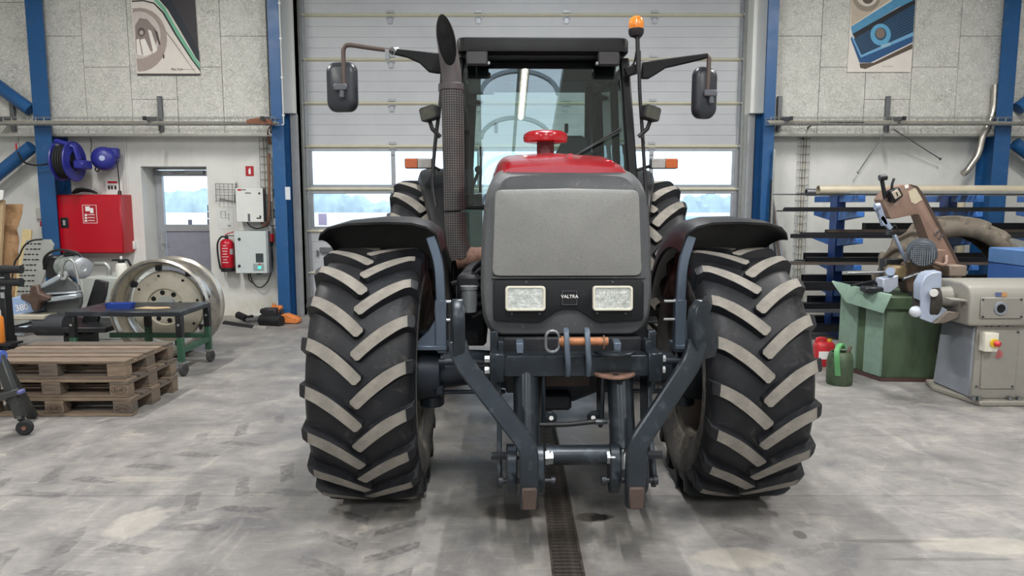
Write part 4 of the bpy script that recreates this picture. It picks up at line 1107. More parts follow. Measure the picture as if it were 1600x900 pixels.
for i, q in enumerate(([(219, 62), (226, 60), (237, 84), (224, 88)], [(231, 46), (236, 48), (246, 78), (240, 84)], [(213, 62), (217, 60), (222, 87), (214, 85)])): prnt(pl, 'reflector_bar_print', q, '#e6e1da', k=7)
prnt(pl, 'dark_slot_print', [(241, 45), (246, 50), (251, 70), (248, 70)], '#4a4242', k=7)
prnt(pl, 'bulb_print', pell(221, 50, 6, 7), '#5d5350', k=8); prnt(pl, 'bulb_core_print', pell(221, 51, 3, 3.5), '#b8aca6', k=9)
prnt(pl, 'screw_print', pell(255.5, 88, 1.4, 3.8), '#4d4142', k=8)
prnt(pl, 'seam_print', [(206, 13), (228, 17), (247, 33), (270, 62), (306, 114), (305, 114), (268, 62), (246, 34), (228, 18), (206, 14)], '#8f857d', k=4)
prnt(pl, 'bottom_bar_print', [(214, 115), (313, 115), (313, 117.5), (214, 117.5)], '#3b3439', k=4)
LOGO = mat('poster_logo', '#6b5a5c', .5)
prnt(pl, 'logo_print', [(268, 110), (269, 105.5), (272, 110), (271, 110), (269.6, 107)], '#6b5a5c', k=4)
text('logo_lettering', 'VALTRA', .045, front(P(276.5, 108.6, PY0 - .005)), LOGO, pl)
prnt(pl, 'logo_line_print', [(283.5, 108.2), (305, 108.2), (305, 108.6), (283.5, 108.6)], '#6b5a5c', k=4)
pr = poster('advert_poster', 'poster of a blue tractor bonnet with a round badge', '#1b1c22', [(1334, -60), (1330, 0), (1324, 112.5), (1423, 112.5), (1430.5, 0), (1434, -60)])
prnt(pr, 'cream_panel_print', [(1333, -60), (1420, -60), (1403, -8), (1329.4, 41), (1330.5, 0)], '#b8aa98', k=1)
prnt(pr, 'headlamp_print', [(x, y) for x, y in pell(1354, -6, 22, 24)], '#8f8678', k=2); prnt(pr, 'headlamp_glass_print', pell(1355, -8, 17, 18), '#cfc6bb', k=3); prnt(pr, 'headlamp_dark_print', pell(1356, -3, 9, 9), '#5b4f49', k=4)
prnt(pr, 'blue_top_print', [(1329.2, 42), (1402, -4), (1434, -30), (1430.5, 1), (1402, 12), (1332, 54)], '#4f8fb5', k=2)
prnt(pr, 'shadow_band_print', [(1332, 53), (1402, 13), (1430, -1), (1430, 6), (1336, 60)], '#1c2028', k=4)
prnt(pr, 'blue_grille_print', [(1334, 60), (1430, 6), (1427, 52), (1346, 87)], '#274d6e', k=3)
for i in range(9):
    a = i / 9; prnt(pr, 'grille_line_print', [(1336 + 10 * a, 62 + 25 * a), (1430 - 3 * a, 8 + 44 * a), (1430 - 3 * a, 9.2 + 44 * a), (1336 + 10 * a, 63 + 25 * a)], '#16222f', k=5)
prnt(pr, 'bright_edge_print', [(1330, 57), (1332, 56), (1346, 86), (1427, 50), (1427, 56), (1345, 90)], '#6fa4c9', k=5)
prnt(pr, 'blue_lower_print', [(1329, 60), (1331, 58), (1345, 89), (1427, 55), (1426, 66), (1360, 98), (1343, 98)], '#24507f', k=4)
prnt(pr, 'chrome_strip_print', [(1343, 99), (1365, 98), (1426, 68), (1425.5, 76), (1380, 96), (1352, 108), (1344, 106)], '#55493f', k=3)
prnt(pr, 'badge_print', pell(1376, 54, 16, 17), '#5da0c4', k=6); prnt(pr, 'badge_ring_print', pell(1376, 53, 9, 10), '#2c4e66', k=7); prnt(pr, 'badge_knob_print', pell(1375.5, 52, 7, 8), '#7b6d63', k=8)
prnt(pr, 'badge_clip_print', [(1376, 71), (1390, 66), (1392, 71), (1378, 76)], '#8fb4c6', k=7)
prnt(pr, 'logo_print', [(1378, 105), (1379.5, 101.5), (1382, 105), (1381, 105), (1379.6, 103)], '#c9c9c9', k=5)
text('logo_lettering', 'VALTRA', .042, front(P(1386.5, 103.8, PY0 - .005)), mat('pale_logo', '#b9b9b9', .5), pr)

# ---- wire cable trays with brackets
def wire_tray(label, x0, x1, Yb, zc, wd=.18, hh=.09):
    r = thing('cable_tray', label, 'cable tray', ((x0 + x1) / 2, Yb, zc), group='wire cable trays', world=True)
    for (y, z) in ((Yb, zc + hh), (Yb, zc + .03), (Yb, zc), (Yb + wd / 2, zc), (Yb + wd, zc), (Yb + wd, zc + hh)):
        MB().cyl((x0, y, z), (x1, y, z), .0045, n=6).build('long_wire', GALV, r)
    w = MB(); x = x0
    while x <= x1:
        w.tube([(x, Yb, zc + hh), (x, Yb, zc), (x, Yb + wd, zc), (x, Yb + wd, zc + hh)], .004, 5); x += .11
    w.build('cross_wires', GALV, r)['kind'] = 'stuff'
    c = MB()
    for k in range(4): c.tube(spline([(x0, Yb + .03 + .03 * k, zc + .015 + .012 * k), ((x0 + x1) / 2, Yb + .05 + .03 * k, zc + .02 + .01 * k), (x1, Yb + .03 + .03 * k, zc + .02)], 4), .010, 6)
    c.build('cables', mat('tray_cables', '#a09a8c', .6, var=.2), r)['kind'] = 'stuff'
    return r
zt = P(300, 194, 9.95).z
wire_tray('wire cable tray running along the wall on the left side', -8.0, P(432, 190, 9.95).x, 9.92, zt)
wire_tray('wire cable tray running along the wall on the right side', P(1203, 190, 9.95).x, 8.2, 9.92, zt)
CH = mat('grey_channel', '#6d6f72', .5, .4, var=.1)
def tray_bracket(px, label, d=1, drop=0):
    X = P(px, 180, 10.25).x
    r = thing('tray_bracket', label, 'bracket', (X, 10.25, 2.66), group='tray brackets', world=True)
    MB().span(X - .03, X + .03, 10.24, 10.295, 2.655, P(px, 150, 10.25).z).build('upright', CH, r, bevel=.004)
    m = MB(); m.loft([[(X + s, y, z) for y, z in ((10.24, 2.74), (10.24, 2.86), (9.82, 2.805), (9.82, 2.765))] for s in (-.02, .02)]); m.build('arm', CH, r, bevel=.004)
    MB().span(X - .022, X + .022, 9.80, 9.822, 2.755, 2.81).build('end_cap', BLACK_PLASTIC, r)
tray_bracket(19, 'grey channel bracket holding the cable tray at the left edge')
tray_bracket(250, 'grey channel bracket holding the cable tray above the personnel door')
tray_bracket(426, 'grey channel bracket holding the cable tray left of the overhead door')
tray_bracket(1218, 'grey channel bracket holding the cable tray right of the overhead door')
tray_bracket(1387, 'grey channel bracket holding the cable tray under the blue bonnet poster')
cu = MB()
for k in range(5): cu.tube(spline([at(385, 188 + k, 9.9), at(405, 185 + 2 * k, 9.9), at(425, 190 + k, 9.92), at(418, 205, 10.2), at(420 + k, 225, 10.44)], 5), .008, 6)
solo(cu, 'cable_bundle', mat('copper_brown_cable', '#8b5f4b', .5), 'brown cable bundle dropping off the tray end left of the overhead door', 'cables')
# vertical ladder of wire tray at each side
def drop_tray(px, y0, y1, label, w=.13):
    X = P(px, 300, LW).x; z0, z1 = P(px, y1, LW).z, P(px, y0, LW).z
    r = thing('drop_tray', label, 'cable tray', (X, LW, z0), world=True)
    for s in (-w / 2, w / 2): MB().cyl((X + s, LW - .05, z0), (X + s, LW - .05, z1), .005, n=6).build('long_wire', GALV, r)
    m = MB(); z = z0
    while z < z1: m.tube([(X - w / 2, LW - .002, z), (X - w / 2, LW - .05, z), (X + w / 2, LW - .05, z), (X + w / 2, LW - .002, z)], .0045, 5); z += .11
    m.build('cross_wires', GALV, r)['kind'] = 'stuff'
    for k in range(4): MB().cyl((X - .03 + .02 * k, LW - .025, z0), (X - .03 + .02 * k, LW - .025, z1), .008, n=6).build('cable', mat('tray_cables', '#a09a8c', .6) if k % 2 else WHITE_CABLE, r)
drop_tray(417, 214, 352, 'upright wire tray beside the white switch box')
drop_tray(1252, 214, 500, 'upright wire ladder tray left of the steel rack', .15)

# ---- hose reels
NAVY = mat('navy_reel', '#2a2f86', .38, var=.1)
NAVY2 = mat('dark_navy_reel', '#22286b', .45, var=.1)
hc = P(106, 252, 9.95)
hr = thing('hose_reel', 'large blue hose reel with black hose mounted on the left column', 'hose reel', hc, world=True)
Ma = frame(hc, (0, 1, 0), (0, 0, 1))   # local z along the axle, to the right
for d in (.09, -.09):
    dm = MB(); dm.lathe([(.13, d - .006), (.262, d - .006), (.268, d - .012), (.275, d), (.268, d + .012), (.262, d + .006), (.15, d + .006), (.13, d + .012), (.13, d - .006)], Ma, 44); dm.build('drum_flange', NAVY, hr)
co = MB()
for k in range(5):
    for rr_ in (.16, .19, .22): co.lathe([(rr_ + .016 * math.cos(a), -.068 + .034 * k + .016 * math.sin(a)) for a in [2 * PI * q / 8 for q in range(9)]], Ma, 36)
co.build('hose_coil', RUBBER, hr)
MB().cyl(Ma @ Vector((0, 0, -.12)), Ma @ Vector((0, 0, .10)), .135, n=30).build('drum', BLACK, hr)
MB().cyl(Ma @ Vector((0, 0, -.16)), Ma @ Vector((0, 0, .20)), .03, n=18).build('axle', BLACK, hr)
ar = MB(); ar.bar([hc + Vector((-.10, -.10, .27)), hc + Vector((.13, -.05, .20)), hc + Vector((.15, 0, .02)), hc + Vector((.17, .0, -.06))], .07, .05, (1, 0, 0)); ar.build('guide_arm', NAVY, hr, bevel=.01)
bx_ = MB(); bx_.box(hc + Vector((.20, .0, -.05)), (.14, .24, .12)); bx_.build('mount_box', NAVY, hr, bevel=.02)
MB().box(P(96, 250, 10.06) + Vector((0, .03, 0)), (.10, .10, .4)).build('mount_plate', NAVY2, hr, bevel=.01)
MB().cyl(P(87, 226, 9.86), P(92, 228, 9.84), .025, n=10).build('swivel', CHROME, hr)
sh_ = MB(); sh_.tube(spline([P(28, 238, 10.1), P(36, 252, 10.05), P(52, 258, 10.0), P(70, 257, 10.0), P(84, 253, 9.98)], 6), .012, 8)
solo(sh_, 'air_hose', CABLE, 'black hose drooping from the red valve to the large reel', 'hose')
av = thing('air_pipe', 'thin steel air pipe with red valve handle left of the large reel', 'pipe', P(28, 236, 10.2), world=True)
MB().tube([P(28, 208, 10.3), P(28, 236, 10.2)], .010).build('pipe', GALV, av); MB().cyl(P(28, 226, 10.2), P(28, 238, 10.2), .018, n=12).build('valve', CHROME, av); MB().box(P(25.5, 230, 10.17), (.018, .02, .11)).build('valve_handle', RED, av, bevel=.004)
sc2 = P(163, 248, 10.25)
sr = thing('cable_reel', 'small closed blue cable reel on the wall above the red cabinet', 'cable reel', sc2, world=True)
Mb = frame(sc2, Vector((.96, .28, 0)), (0, 0, 1))
MB().lathe([(.001, .13), (.06, .13), (.11, .118), (.15, .085), (.165, .04), (.165, -.10), (.15, -.12), (.001, -.12)], Mb, 36).build('housing', NAVY, sr)
MB().prism(rrect(.20, .14, .02), .15, Mb @ Matrix.Translation((.09, .08, 0)), -.1).build('side_housing', NAVY, sr, bevel=.02)
MB().lathe([(.001, .136), (.035, .134), (.04, .128)], Mb, 20).build('centre_label', mat('pale_blue_label', '#a9b4d6', .4), sr)
tk = MB(); tk.tube([P(152 + 3 * math.cos(a), 264 + 4 * math.sin(a), 10.15) for a in [2 * PI * k / 12 for k in range(12)]], .010, 6, closed=True); tk.build('cable_eye', BLACK, sr)
sg_ = MB(); sg_.tube(spline([P(181, 243, 10.25), P(184, 262, 10.28), P(186, 285, 10.3), P(187, 302, 10.28)], 5), .008); sg_.build('cable', CABLE, sr)
MB().cyl(P(187, 298, 10.28), P(187, 306, 10.27), .022, .03, n=10).build('plug', BLACK, sr)
wc = thing('wall_socket', 'small white socket box under the trim feeding the small reel', 'socket', P(140, 212, 10.45), world=True)
MB().box(P(140, 213, 10.44), (.08, .08, .04)).build('box', WHITE, wc, bevel=.006)
MB().tube(spline([P(141, 215, 10.42), P(143, 225, 10.4), P(142, 238, 10.36), P(149, 246, 10.32)], 5), .007).build('cable', mat('grey_cable', '#6b6a66', .6), wc)
cdv = thing('conduit', 'thin white conduit running down the wall right of the red cabinet', 'conduit', P(207, 375, LW), world=True)
MB().tube([P(190, 200, LW - .015), P(195, 215, LW - .015), P(200, 300, LW - .015), P(206, 376, LW - .015)], .009).build('pipe', WHITE_CABLE, cdv)
MB().box(P(207, 383, LW - .03), (.085, .05, .12)).build('outlet', WHITE, cdv, bevel=.008)
sn = thing('notice_plate', 'small white notice with red header above the red cabinet', 'sign', P(175, 300, LW - .02), world=True)
m = MB(); pspan(m, 166, 281, 185, 306, LW - .02, .012); m.build('plate', WHITE, sn)
m = MB(); pspan(m, 168, 283, 183, 286.5, LW - .022, .003); m.build('header', RED, sn)
for x in (169, 173.5, 179): m = MB(); pspan(m, x, 290, x + 2.6, 296, LW - .022, .003); m.build('pictogram', PRINT_BLACK, sn)

# ---- red hose cabinet
cbn = thing('fire_hose_cabinet', 'red steel fire hose cabinet on the wall beside the left column', 'cabinet', P(140, 396, 10.2), world=True)
m = MB(); pspan(m, 94, 304, 188, 396, 10.2, .30); m.build('body', RED, cbn, bevel=.008)
m = MB(); pspan(m, 95.5, 306, 186.5, 394.5, 10.182, .018); dr_ = m.build('door', mat('red_cabinet_door', '#b60f24', .32, var=.07, scale=3), cbn, bevel=.006)
m = MB(); pspan(m, 95, 340, 106, 356, 10.170, .014); m.build('latch', BLACK_PLASTIC, dr_, bevel=.004)
m = MB(); pspan(m, 98.5, 344, 101.5, 352, 10.160, .012); m.build('latch_handle', CHROME, dr_)
m = MB(); pspan(m, 130, 320, 150.5, 349, 10.1795, .003); m.build('sign_border', mat('pink_sign_edge', '#e2b9bb', .5), dr_)
m = MB(); pspan(m, 131, 321, 149.5, 348, 10.1785, .003); m.build('sign_ground', mat('sign_red', '#a81c28', .5), dr_)
for (a, b, c_, d_) in ((133.5, 322.5, 140, 330), (141, 325, 145.5, 333), (132.5, 334.5, 136, 337.5), (132.5, 339, 136, 342), (132.5, 343.5, 136, 346.5), (137.5, 335, 148, 336), (137.5, 339.5, 148, 340.5), (137.5, 344, 148, 345)):
    m = MB(); pspan(m, a, b, c_, d_, 10.1775, .002); m.build('pictogram', PRINT_WHITE, dr_)
gb = MB(); gb.tube(spline([P(113, 302, 10.3), P(124, 297, 10.32), P(140, 298, 10.3), P(152, 302, 10.3)], 5), [.02, .025, .03, .035, .035, .03, .03, .028, .025, .025, .024, .02, .02, .018, .016, .012], 8)
solo(gb, 'work_gloves', BLACK, 'crumpled black glove lying on top of the red cabinet', 'glove')
jb_ = thing('wall_socket', 'grey wall socket with red plug left of the left column', 'socket', P(60, 345, LW - .05), world=True)
m = MB(); pspan(m, 56, 325, 65, 342, LW - .06, .06); m.build('box', mat('pale_grey_box', '#bdbcb4', .5), jb_, bevel=.006)
MB().cyl(P(66, 346, LW - .08), P(66.5, 353, LW - .10), .028, .035, n=12).build('red_plug', RED, jb_)
MB().tube(spline([P(66.5, 354, LW - .1), P(68, 365, LW - .1), P(68, 380, LW - .1)], 4), .010).build('plug_cable', CABLE, jb_)

# ---- electrical corner right of the personnel door
es = thing('extinguisher_sign', 'small red extinguisher pictogram sign high on the wall', 'sign', P(390, 275, LW), world=True)
m = MB(); pspan(m, 384, 259.5, 396, 275, LW - .006, .005); m.build('plate', mat('sign_red', '#b21f2d', .5), es)
m = MB(); pspan(m, 388.5, 264.5, 391.5, 272, LW - .0075, .002); m.build('pictogram', PRINT_WHITE, es)
m = MB(); pspan(m, 389.3, 262.5, 391, 264.8, LW - .0075, .002); m.build('pictogram', PRINT_WHITE, es)
wbk = thing('wire_basket', 'flat wire letter basket on the wall above the wall plan', 'basket', P(353, 317, LW), world=True)
w = MB()
for k in range(6): w.tube([P(336.5 + 6.6 * k, 287, LW - .10), P(338 + 6.2 * k, 314, LW - .10)], .004, 5)
for yy in (287, 296, 305, 314): w.tube([P(336.5, yy, LW - .01), P(336.8, yy, LW - .10), P(370, yy + .8, LW - .10), P(370, yy, LW - .01)], .004, 5)
w.build('wires', mat('grey_wire', '#77787b', .4, .6), wbk)
def paper(pts, Y, label, name='paper_sheet', hx='#d9d8d2', rot=0):
    m = MB(); pprism(m, pts, Y, .004); return solo(m, name, mat('paper_' + hx.strip('#'), hx, .7, var=.03), label, 'paper', smooth=0)
paper([(343, 278), (368, 281), (366, 314), (341, 309)], LW - .055, 'white paper sheet standing in the wire letter basket')
pp = thing('wall_plan', 'white printed floor plan taped to the wall below the wire basket', 'paper', P(352, 356, LW), world=True)
m = MB(); pspan(m, 341, 326, 364, 357, LW - .005, .004); m.build('sheet', mat('paper_d4d5d2', '#d4d5d2', .7), pp)
for (a, b, c_, d_) in ((345, 330, 352, 330.6), (345, 330, 345.6, 341), (345, 340.5, 358, 341), (352, 330, 352.6, 341), (347, 335, 360, 335.5), (357, 333, 357.6, 344), (356, 351.5, 361, 354)):
    m = MB(); pspan(m, a, b, c_, d_, LW - .0065, .002); m.build('plan_line', mat('plan_grey', '#8d9093', .6), pp)
sb = thing('switch_box', 'white electrical switch box with red logo above the grey cabinet', 'electrical box', P(390, 347, LW), world=True)
m = MB(); pspan(m, 370, 294, 408, 346.5, LW - .20, .20); m.build('body', mat('grey_box_side', '#6a6c70', .5), sb, bevel=.006)
m = MB(); pspan(m, 369.8, 294, 410, 346.8, LW - .215, .015); fb = m.build('door', mat('white_box_door', '#d6d8d3', .4, var=.03), sb, bevel=.004)
for (a, b, c_, d_, mt) in ((371, 295.5, 377, 298, RED), (377.5, 296, 384, 297.2, PRINT_BLACK), (383, 301, 392, 302.4, PRINT_BLACK), (387.5, 334, 390.5, 346, mat('label_dark', '#55585c', .5)), (401, 340, 408, 342, PRINT_BLACK)):
    m = MB(); pspan(m, a, b, c_, d_, LW - .2165, .002); m.build('printed_mark', mt, fb)
for (x, y) in ((405, 302), (406.5, 338)): MB().cyl(P(x, y, LW - .228), P(x, y, LW - .21), .014, n=12).build('lock', BLACK, fb)
g2 = thing('control_cabinet', 'pale grey control cabinet with green light beside the extinguisher', 'electrical box', P(395, 427, LW), world=True)
m = MB(); pspan(m, 370, 361, 418, 426.5, LW - .22, .22); m.build('body', mat('cabinet_side_grey', '#9fa3a3', .45), g2, bevel=.006)
m = MB(); pspan(m, 368.5, 361, 415, 427, LW - .24, .02); gd = m.build('door', mat('pale_cabinet_door', '#c4cccb', .4, var=.03), g2, bevel=.004)
for y in (373.5, 415.5): MB().cyl(P(373.7, y, LW - .252), P(373.7, y, LW - .235), .020, n=14).build('lock', BLACK, gd)
m = MB(); pspan(m, 400, 396, 411, 410, LW - .246, .008); m.build('display', mat('dark_display', '#3c4446', .3), gd)
m = MB(); pspan(m, 396, 412, 412, 423, LW - .246, .008); m.build('light_panel', mat('panel_grey', '#8f9c9c', .5), gd)
MB().cyl(P(405.5, 418, LW - .256), P(405.5, 418, LW - .24), .022, n=14).build('green_light', emit('green_glow', '#3df0c0', 1.2), gd)
MB().cyl(P(405.5, 413, LW - .25), P(405.5, 413, LW - .243), .014, n=10).build('red_button', RED, gd)
# extinguisher
exx = P(356.5, 424, LW - .15)
fx = thing('fire_extinguisher', 'red fire extinguisher with black hose hung left of the control cabinet', 'extinguisher', exx, world=True)
Mv = Matrix.Translation((exx.x, exx.y, exx.z))
MB().lathe([(.001, .05), (.088, .05), (.094, .06), (.094, .40), (.085, .435), (.055, .462), (.03, .47), (.001, .47)], Mv, 32).build('cylinder', mat('extinguisher_red', '#b9152a', .28, var=.05), fx)
MB().lathe([(.001, 0), (.094, 0), (.098, .01), (.098, .058), (.001, .058)], Mv, 32).build('foot', BLACK_PLASTIC, fx)
MB().cyl(exx + Vector((0, 0, .465)), exx + Vector((0, 0, .52)), .028, .022, n=16).build('valve', BLACK, fx)
hd_ = MB(); hd_.bar([exx + Vector((-.02, 0, .525)), exx + Vector((.03, 0, .55)), exx + Vector((.12, 0, .575))], .02, .012, (0, 0, 1)); hd_.build('lever', RED, fx)
hd2 = MB(); hd2.bar([exx + Vector((0, 0, .52)), exx + Vector((.12, 0, .515))], .02, .010, (0, 0, 1)); hd2.build('carry_handle', BLACK, fx)
hs2 = MB(); hs2.tube(spline([exx + Vector((-.01, -.01, .50)), exx + Vector((-.08, 0, .495)), exx + Vector((-.135, 0, .40)), exx + Vector((-.135, 0, .22)), exx + Vector((-.11, 0, .03))], 6), .013); hs2.build('hose', CABLE, fx)
for i in range(7):
    w_ = (.05, .09, .08, .07, .10, .06, .09)[i]; z = .37 - .04 * i
    q = MB()
    for k in range(6):
        pass
    q.loft([[exx + Vector((.0955 * math.sin(a), -.0955 * math.cos(a), z + dz)) for a in [(-.5 + j / 6) * w_ * 10 for j in range(7)]] for dz in (0, .013)], closed=False); q.build('label_line', mat('extinguisher_print', '#e3b9b9', .5), fx)
q = MB(); q.loft([[exx + Vector((.0958 * math.sin(a), -.0958 * math.cos(a), z)) for a in (.75, .95, 1.15, 1.35)] for z in (.25, .33)], closed=False); q.build('label_patch', mat('silver_label', '#a9a9ac', .4), fx)
# plug, boxes and loose cables
cp = thing('red_power_plug', 'red industrial plug hanging beside the control cabinet', 'plug', P(423, 384, LW - .1), world=True)
MB().cyl(P(423, 353, LW - .06), P(423, 366, LW - .08), .035, n=14).build('socket', mat('grey_socket', '#87898a', .5), cp); MB().cyl(P(423, 366, LW - .08), P(423.5, 378, LW - .1), .05, .042, n=16).build('plug', RED, cp); MB().cyl(P(423.5, 378, LW - .1), P(424, 384, LW - .1), .035, .025, n=12).build('gland', BLACK, cp)
for i, (y0, y1) in enumerate(((294.5, 309), (326.5, 341))):
    r = thing('junction_box', ('upper' if i == 0 else 'lower') + ' of two small black junction boxes left of the door column', 'junction box', P(433, y1, LW), world=True)
    m = MB(); pspan(m, 427, y0, 438, y1, LW - .09, .09); m.build('box', BLACK_PLASTIC, r, bevel=.008)
    m = MB(); pspan(m, 429, y0 + 5, 436, y1 - 4, LW - .094, .006); m.build('marking', mat('yellow_grey_mark', '#8f8a66', .5), r)
cbls = ([(424, 384), (425, 400), (423, 412), (415, 424), (404, 428), (396, 424), (391, 428)], [(424, 384), (426, 410), (420, 436), (408, 449), (397, 444), (390, 428)], [(388, 428), (390, 438), (397, 443)], [(408, 348), (414, 352), (420, 340), (421, 300), (420, 240)], [(386, 347), (392, 354), (404, 357), (418, 352)], [(421, 352), (436, 353), (452, 352)])
lbl = ('black cable curling from the red plug to the control cabinet', 'long black cable loop hanging below the control cabinet', 'short black cable below the control cabinet', 'brown cable climbing the upright tray', 'black cable under the white switch box', 'thin dark cable crossing to the door column')
for q, l_ in zip(cbls, lbl):
    m = MB(); m.tube(spline([P(a, b, LW - .09) for a, b in q], 6), .009 if 'brown' not in l_ else .018, 8); solo(m, 'loose_cable', CABLE if 'brown' not in l_ else mat('copper_brown_cable', '#8b5f4b', .5), l_, 'cable', 'loose cables by the control cabinet')
cs_ = MB(); pspan(cs_, 446, 292, 453, 312, 10.105, .012); solo(cs_, 'column_notice', mat('pale_notice', '#c7cdd4', .5), 'small white notice on the column left of the door', 'sign')

# ---- stack of pallets
WOODC = ('#786858', '#6b5e52', '#82715f', '#645a50', '#746455')
def wood(i):
    nm = 'pallet_wood_%d' % i
    if nm in MATS: return MATS[nm]
    m = bpy.data.materials.new(nm); t = NT(m); v = t.coord()
    n = t.noise(5, 6, .65, t.scaled(v, (1.2, 14, 14)), .3)
    c0 = lin(WOODC[i % 5]); col = t.ramp(n, .3, .72, tuple(x * .55 for x in c0[:3]) + (1,), tuple(min(1, x * 1.3) for x in c0[:3]) + (1,))
    t.link(col, t.b.inputs['Base Color']); t.b.inputs['Roughness'].default_value = .85; t.bump(n, .35, .004)
    MATS[nm] = m; return m
BRAND = mat('burnt_brand', '#3c2c22', .9)
def pallet(loc, rz, label, k0, marks):
    r = thing('pallet', label, 'pallet', loc, rz, 'stacked pallets')
    L, D = 1.2, .8
    for i, (y, w) in enumerate(((.0725, .145), (.2425, .10), (.40, .145), (.5575, .10), (.7275, .145))): MB().span(-L, 0, y - w / 2, y + w / 2, .122, .144).build('deck_board', wood(i + k0), r, bevel=.003)
    for x in (-.0725, -.6, -1.1275): MB().span(x - .0725, x + .0725, 0, D, .100, .1215).build('cross_board', wood(int(-x * 3) + k0 + 1), r, bevel=.003)
    for j, (y, w) in enumerate(((.05, .10), (.40, .145), (.75, .10))):
        MB().span(-L, 0, y - w / 2, y + w / 2, 0, .022).build('bottom_board', wood(j + k0 + 2), r, bevel=.003)
        for i, x in enumerate((-.0725, -.6, -1.1275)):
            b_ = MB().span(x - .0725, x + .0725, y - w / 2 + .002, y + w / 2 - .002, .0225, .0995).build('block', wood(i + j + k0 + 3), r, bevel=.003)
            if j == 0 and i < len(marks) and marks[i]:
                text('brand_lettering', marks[i], .042, front((x, y - w / 2 + .001, .060)), BRAND, b_, extrude=.0008)
                MB().ringprism(circ(.06, 24, sy=.50), circ(.056, 24, sy=.48), .0015, front((x, y - w / 2 + .002, .061))).build('brand_oval', BRAND, b_)
    return r
pallet((-2.96, 5.43, 0), .01, 'weathered wooden pallet at the bottom of the stack on the floor', 0, ('EPAL', 'EUR'))
pallet((-2.985, 5.44, .145), .0, 'weathered wooden pallet in the middle of the stack', 2, ('EUR', ''))
pallet((-3.0, 5.45, .29), .006, 'weathered wooden pallet on top of the stack', 4, ('', ''))

# ---- black trolley table
tz = P(280, 487, 6.74).z
tt = thing('trolley_table', 'black steel trolley table with green legs on castors', 'table', (-3.66, 7.05, 0), world=True)
TX0, TX1, TY0, TY1 = -4.24, -3.14, 6.72, 7.40
MB().span(TX0, TX1, TY0, TY1, tz - .045, tz).build('table_top', mat('black_table_top', '#2c3036', .35, .3, var=.25, scale=5, dirt=('#5d6670', .2, 6)), tt, bevel=.005)
GRN = mat('green_leg_paint', '#2f5540', .5, var=.15, dirt=('#2b3a31', .2, 9))
for (x, y) in ((TX1 - .03, TY0 + .03), (TX1 - .03, TY1 - .03), (TX0 + .05, TY0 + .03), (TX0 + .45, TY1 - .03)):
    MB().span(x - .03, x + .03, y - .03, y + .03, .38, tz - .045).build('leg', BLACK, tt, bevel=.004)
    lg = MB().span(x - .028, x + .028, y - .028, y + .028, .14, .38).build('leg_extension', GRN, tt, bevel=.004)
    MB().cyl((x, y - .034, .5), (x, y - .028, .5), .012, n=8).build('bolt', CHROME, tt)
    cs = MB(); cs.span(x - .03, x + .03, y - .035, y + .035, .115, .14); cs.loft([[(x + s_, y - .03, .12), (x + s_, y + .03, .12), (x + s_ + .02, y + .012, .06), (x + s_ + .02, y - .012, .06)] for s_ in (-.024, -.020)]); cs.cyl((x + .02, y, .06), (x - .02, y, .06), .008)
    co_ = cs.build('castor_fork', GALV, tt)
    wq = MB(); wq.lathe([(.02, -.016), (.055, -.016), (.062, -.008), (.062, .008), (.055, .016), (.02, .016)], frame((x + .015, y, .064), (.25, 1, 0), (0, 0, 1)), 24); wq.cyl((x - .0, y, .064), (x + .03, y, .064), .022, n=12); wq.build('castor_wheel', mat('grey_castor', '#3b3a3a', .6), co_)
for y in (TY0 + .03, TY1 - .03): pass
MB().span(TX1 - .055, TX1 - .005, TY0 + .06, TY1 - .06, .22, .27).build('side_rail', GRN, tt, bevel=.004)
MB().span(TX0 + .05, TX1 - .06, TY1 - .055, TY1 - .01, .26, .31).build('rear_rail', GRN, tt, bevel=.004)
bt_ = P(185, 471, 6.95)
by = MB(); o_ = rrect(.26, .13, .03, 4); Mt = frame((bt_.x, 6.98, tz), (1, .06, 0), (0, 1, 0))
by.loft([[Mt @ Vector((a * k, b * k, z)) for a, b in o_] for k, z in ((.92, 0), (1, .05), (.96, .05), (.88, .008))]); solo(by, 'parts_tray', mat('blue_tray_plastic', '#24408f', .4), 'small blue plastic tray on the trolley table', 'tray')
cbp = MB(); cbp.prism([(-.16, -.05), (.05, -.07), (.17, -.01), (.12, .05), (-.02, .04), (-.10, .07)], .006, frame((P(240, 474, 6.98).x, 6.98, tz), (1, 0, 0), (0, 1, 0))); solo(cbp, 'cardboard_scrap', mat('cardboard', '#b29a78', .85, var=.1), 'torn piece of cardboard on the trolley table', 'cardboard')

# ---- big wheel rim standing on edge
rc_ = Vector((P(262, 485, 7.75).x, 7.75, .535))
wr_ = thing('wheel_rim', 'large bare steel tractor wheel rim standing behind the trolley table', 'wheel rim', (rc_.x, rc_.y, 0), world=True)
Mr = frame(rc_, (1, .03, 0), (0, 0, 1))        # local z towards the viewer
CHR = mat('scratched_chrome', '#b5b0a6', .25, .85, var=.2, scale=5, dirt=('#6e4a42', .22, 5))
bar_ = MB(); pf = [(.515, .20), (.53, .195), (.53, .17), (.495, .155), (.475, .10), (.455, .04), (.455, -.08), (.475, -.15), (.50, -.19), (.53, -.20), (.535, -.23)]
bar_.lathe(pf + [(r - .012, h) for r, h in reversed(pf)], Mr, 64); bar_.build('barrel', CHR, wr_, smooth=35)
DISC = mat('cream_disc_paint', '#b9b3a2', .5, .1, var=.1, scale=5, dirt=('#6d6657', .15, 14))
ds_ = MB(); ds_.lathe([(.395, -.03), (.38, .0), (.33, .02), (.25, .05), (.20, .055), (.19, .03), (.115, .03)], Mr, 56); ds_.build('disc', DISC, wr_, smooth=40)
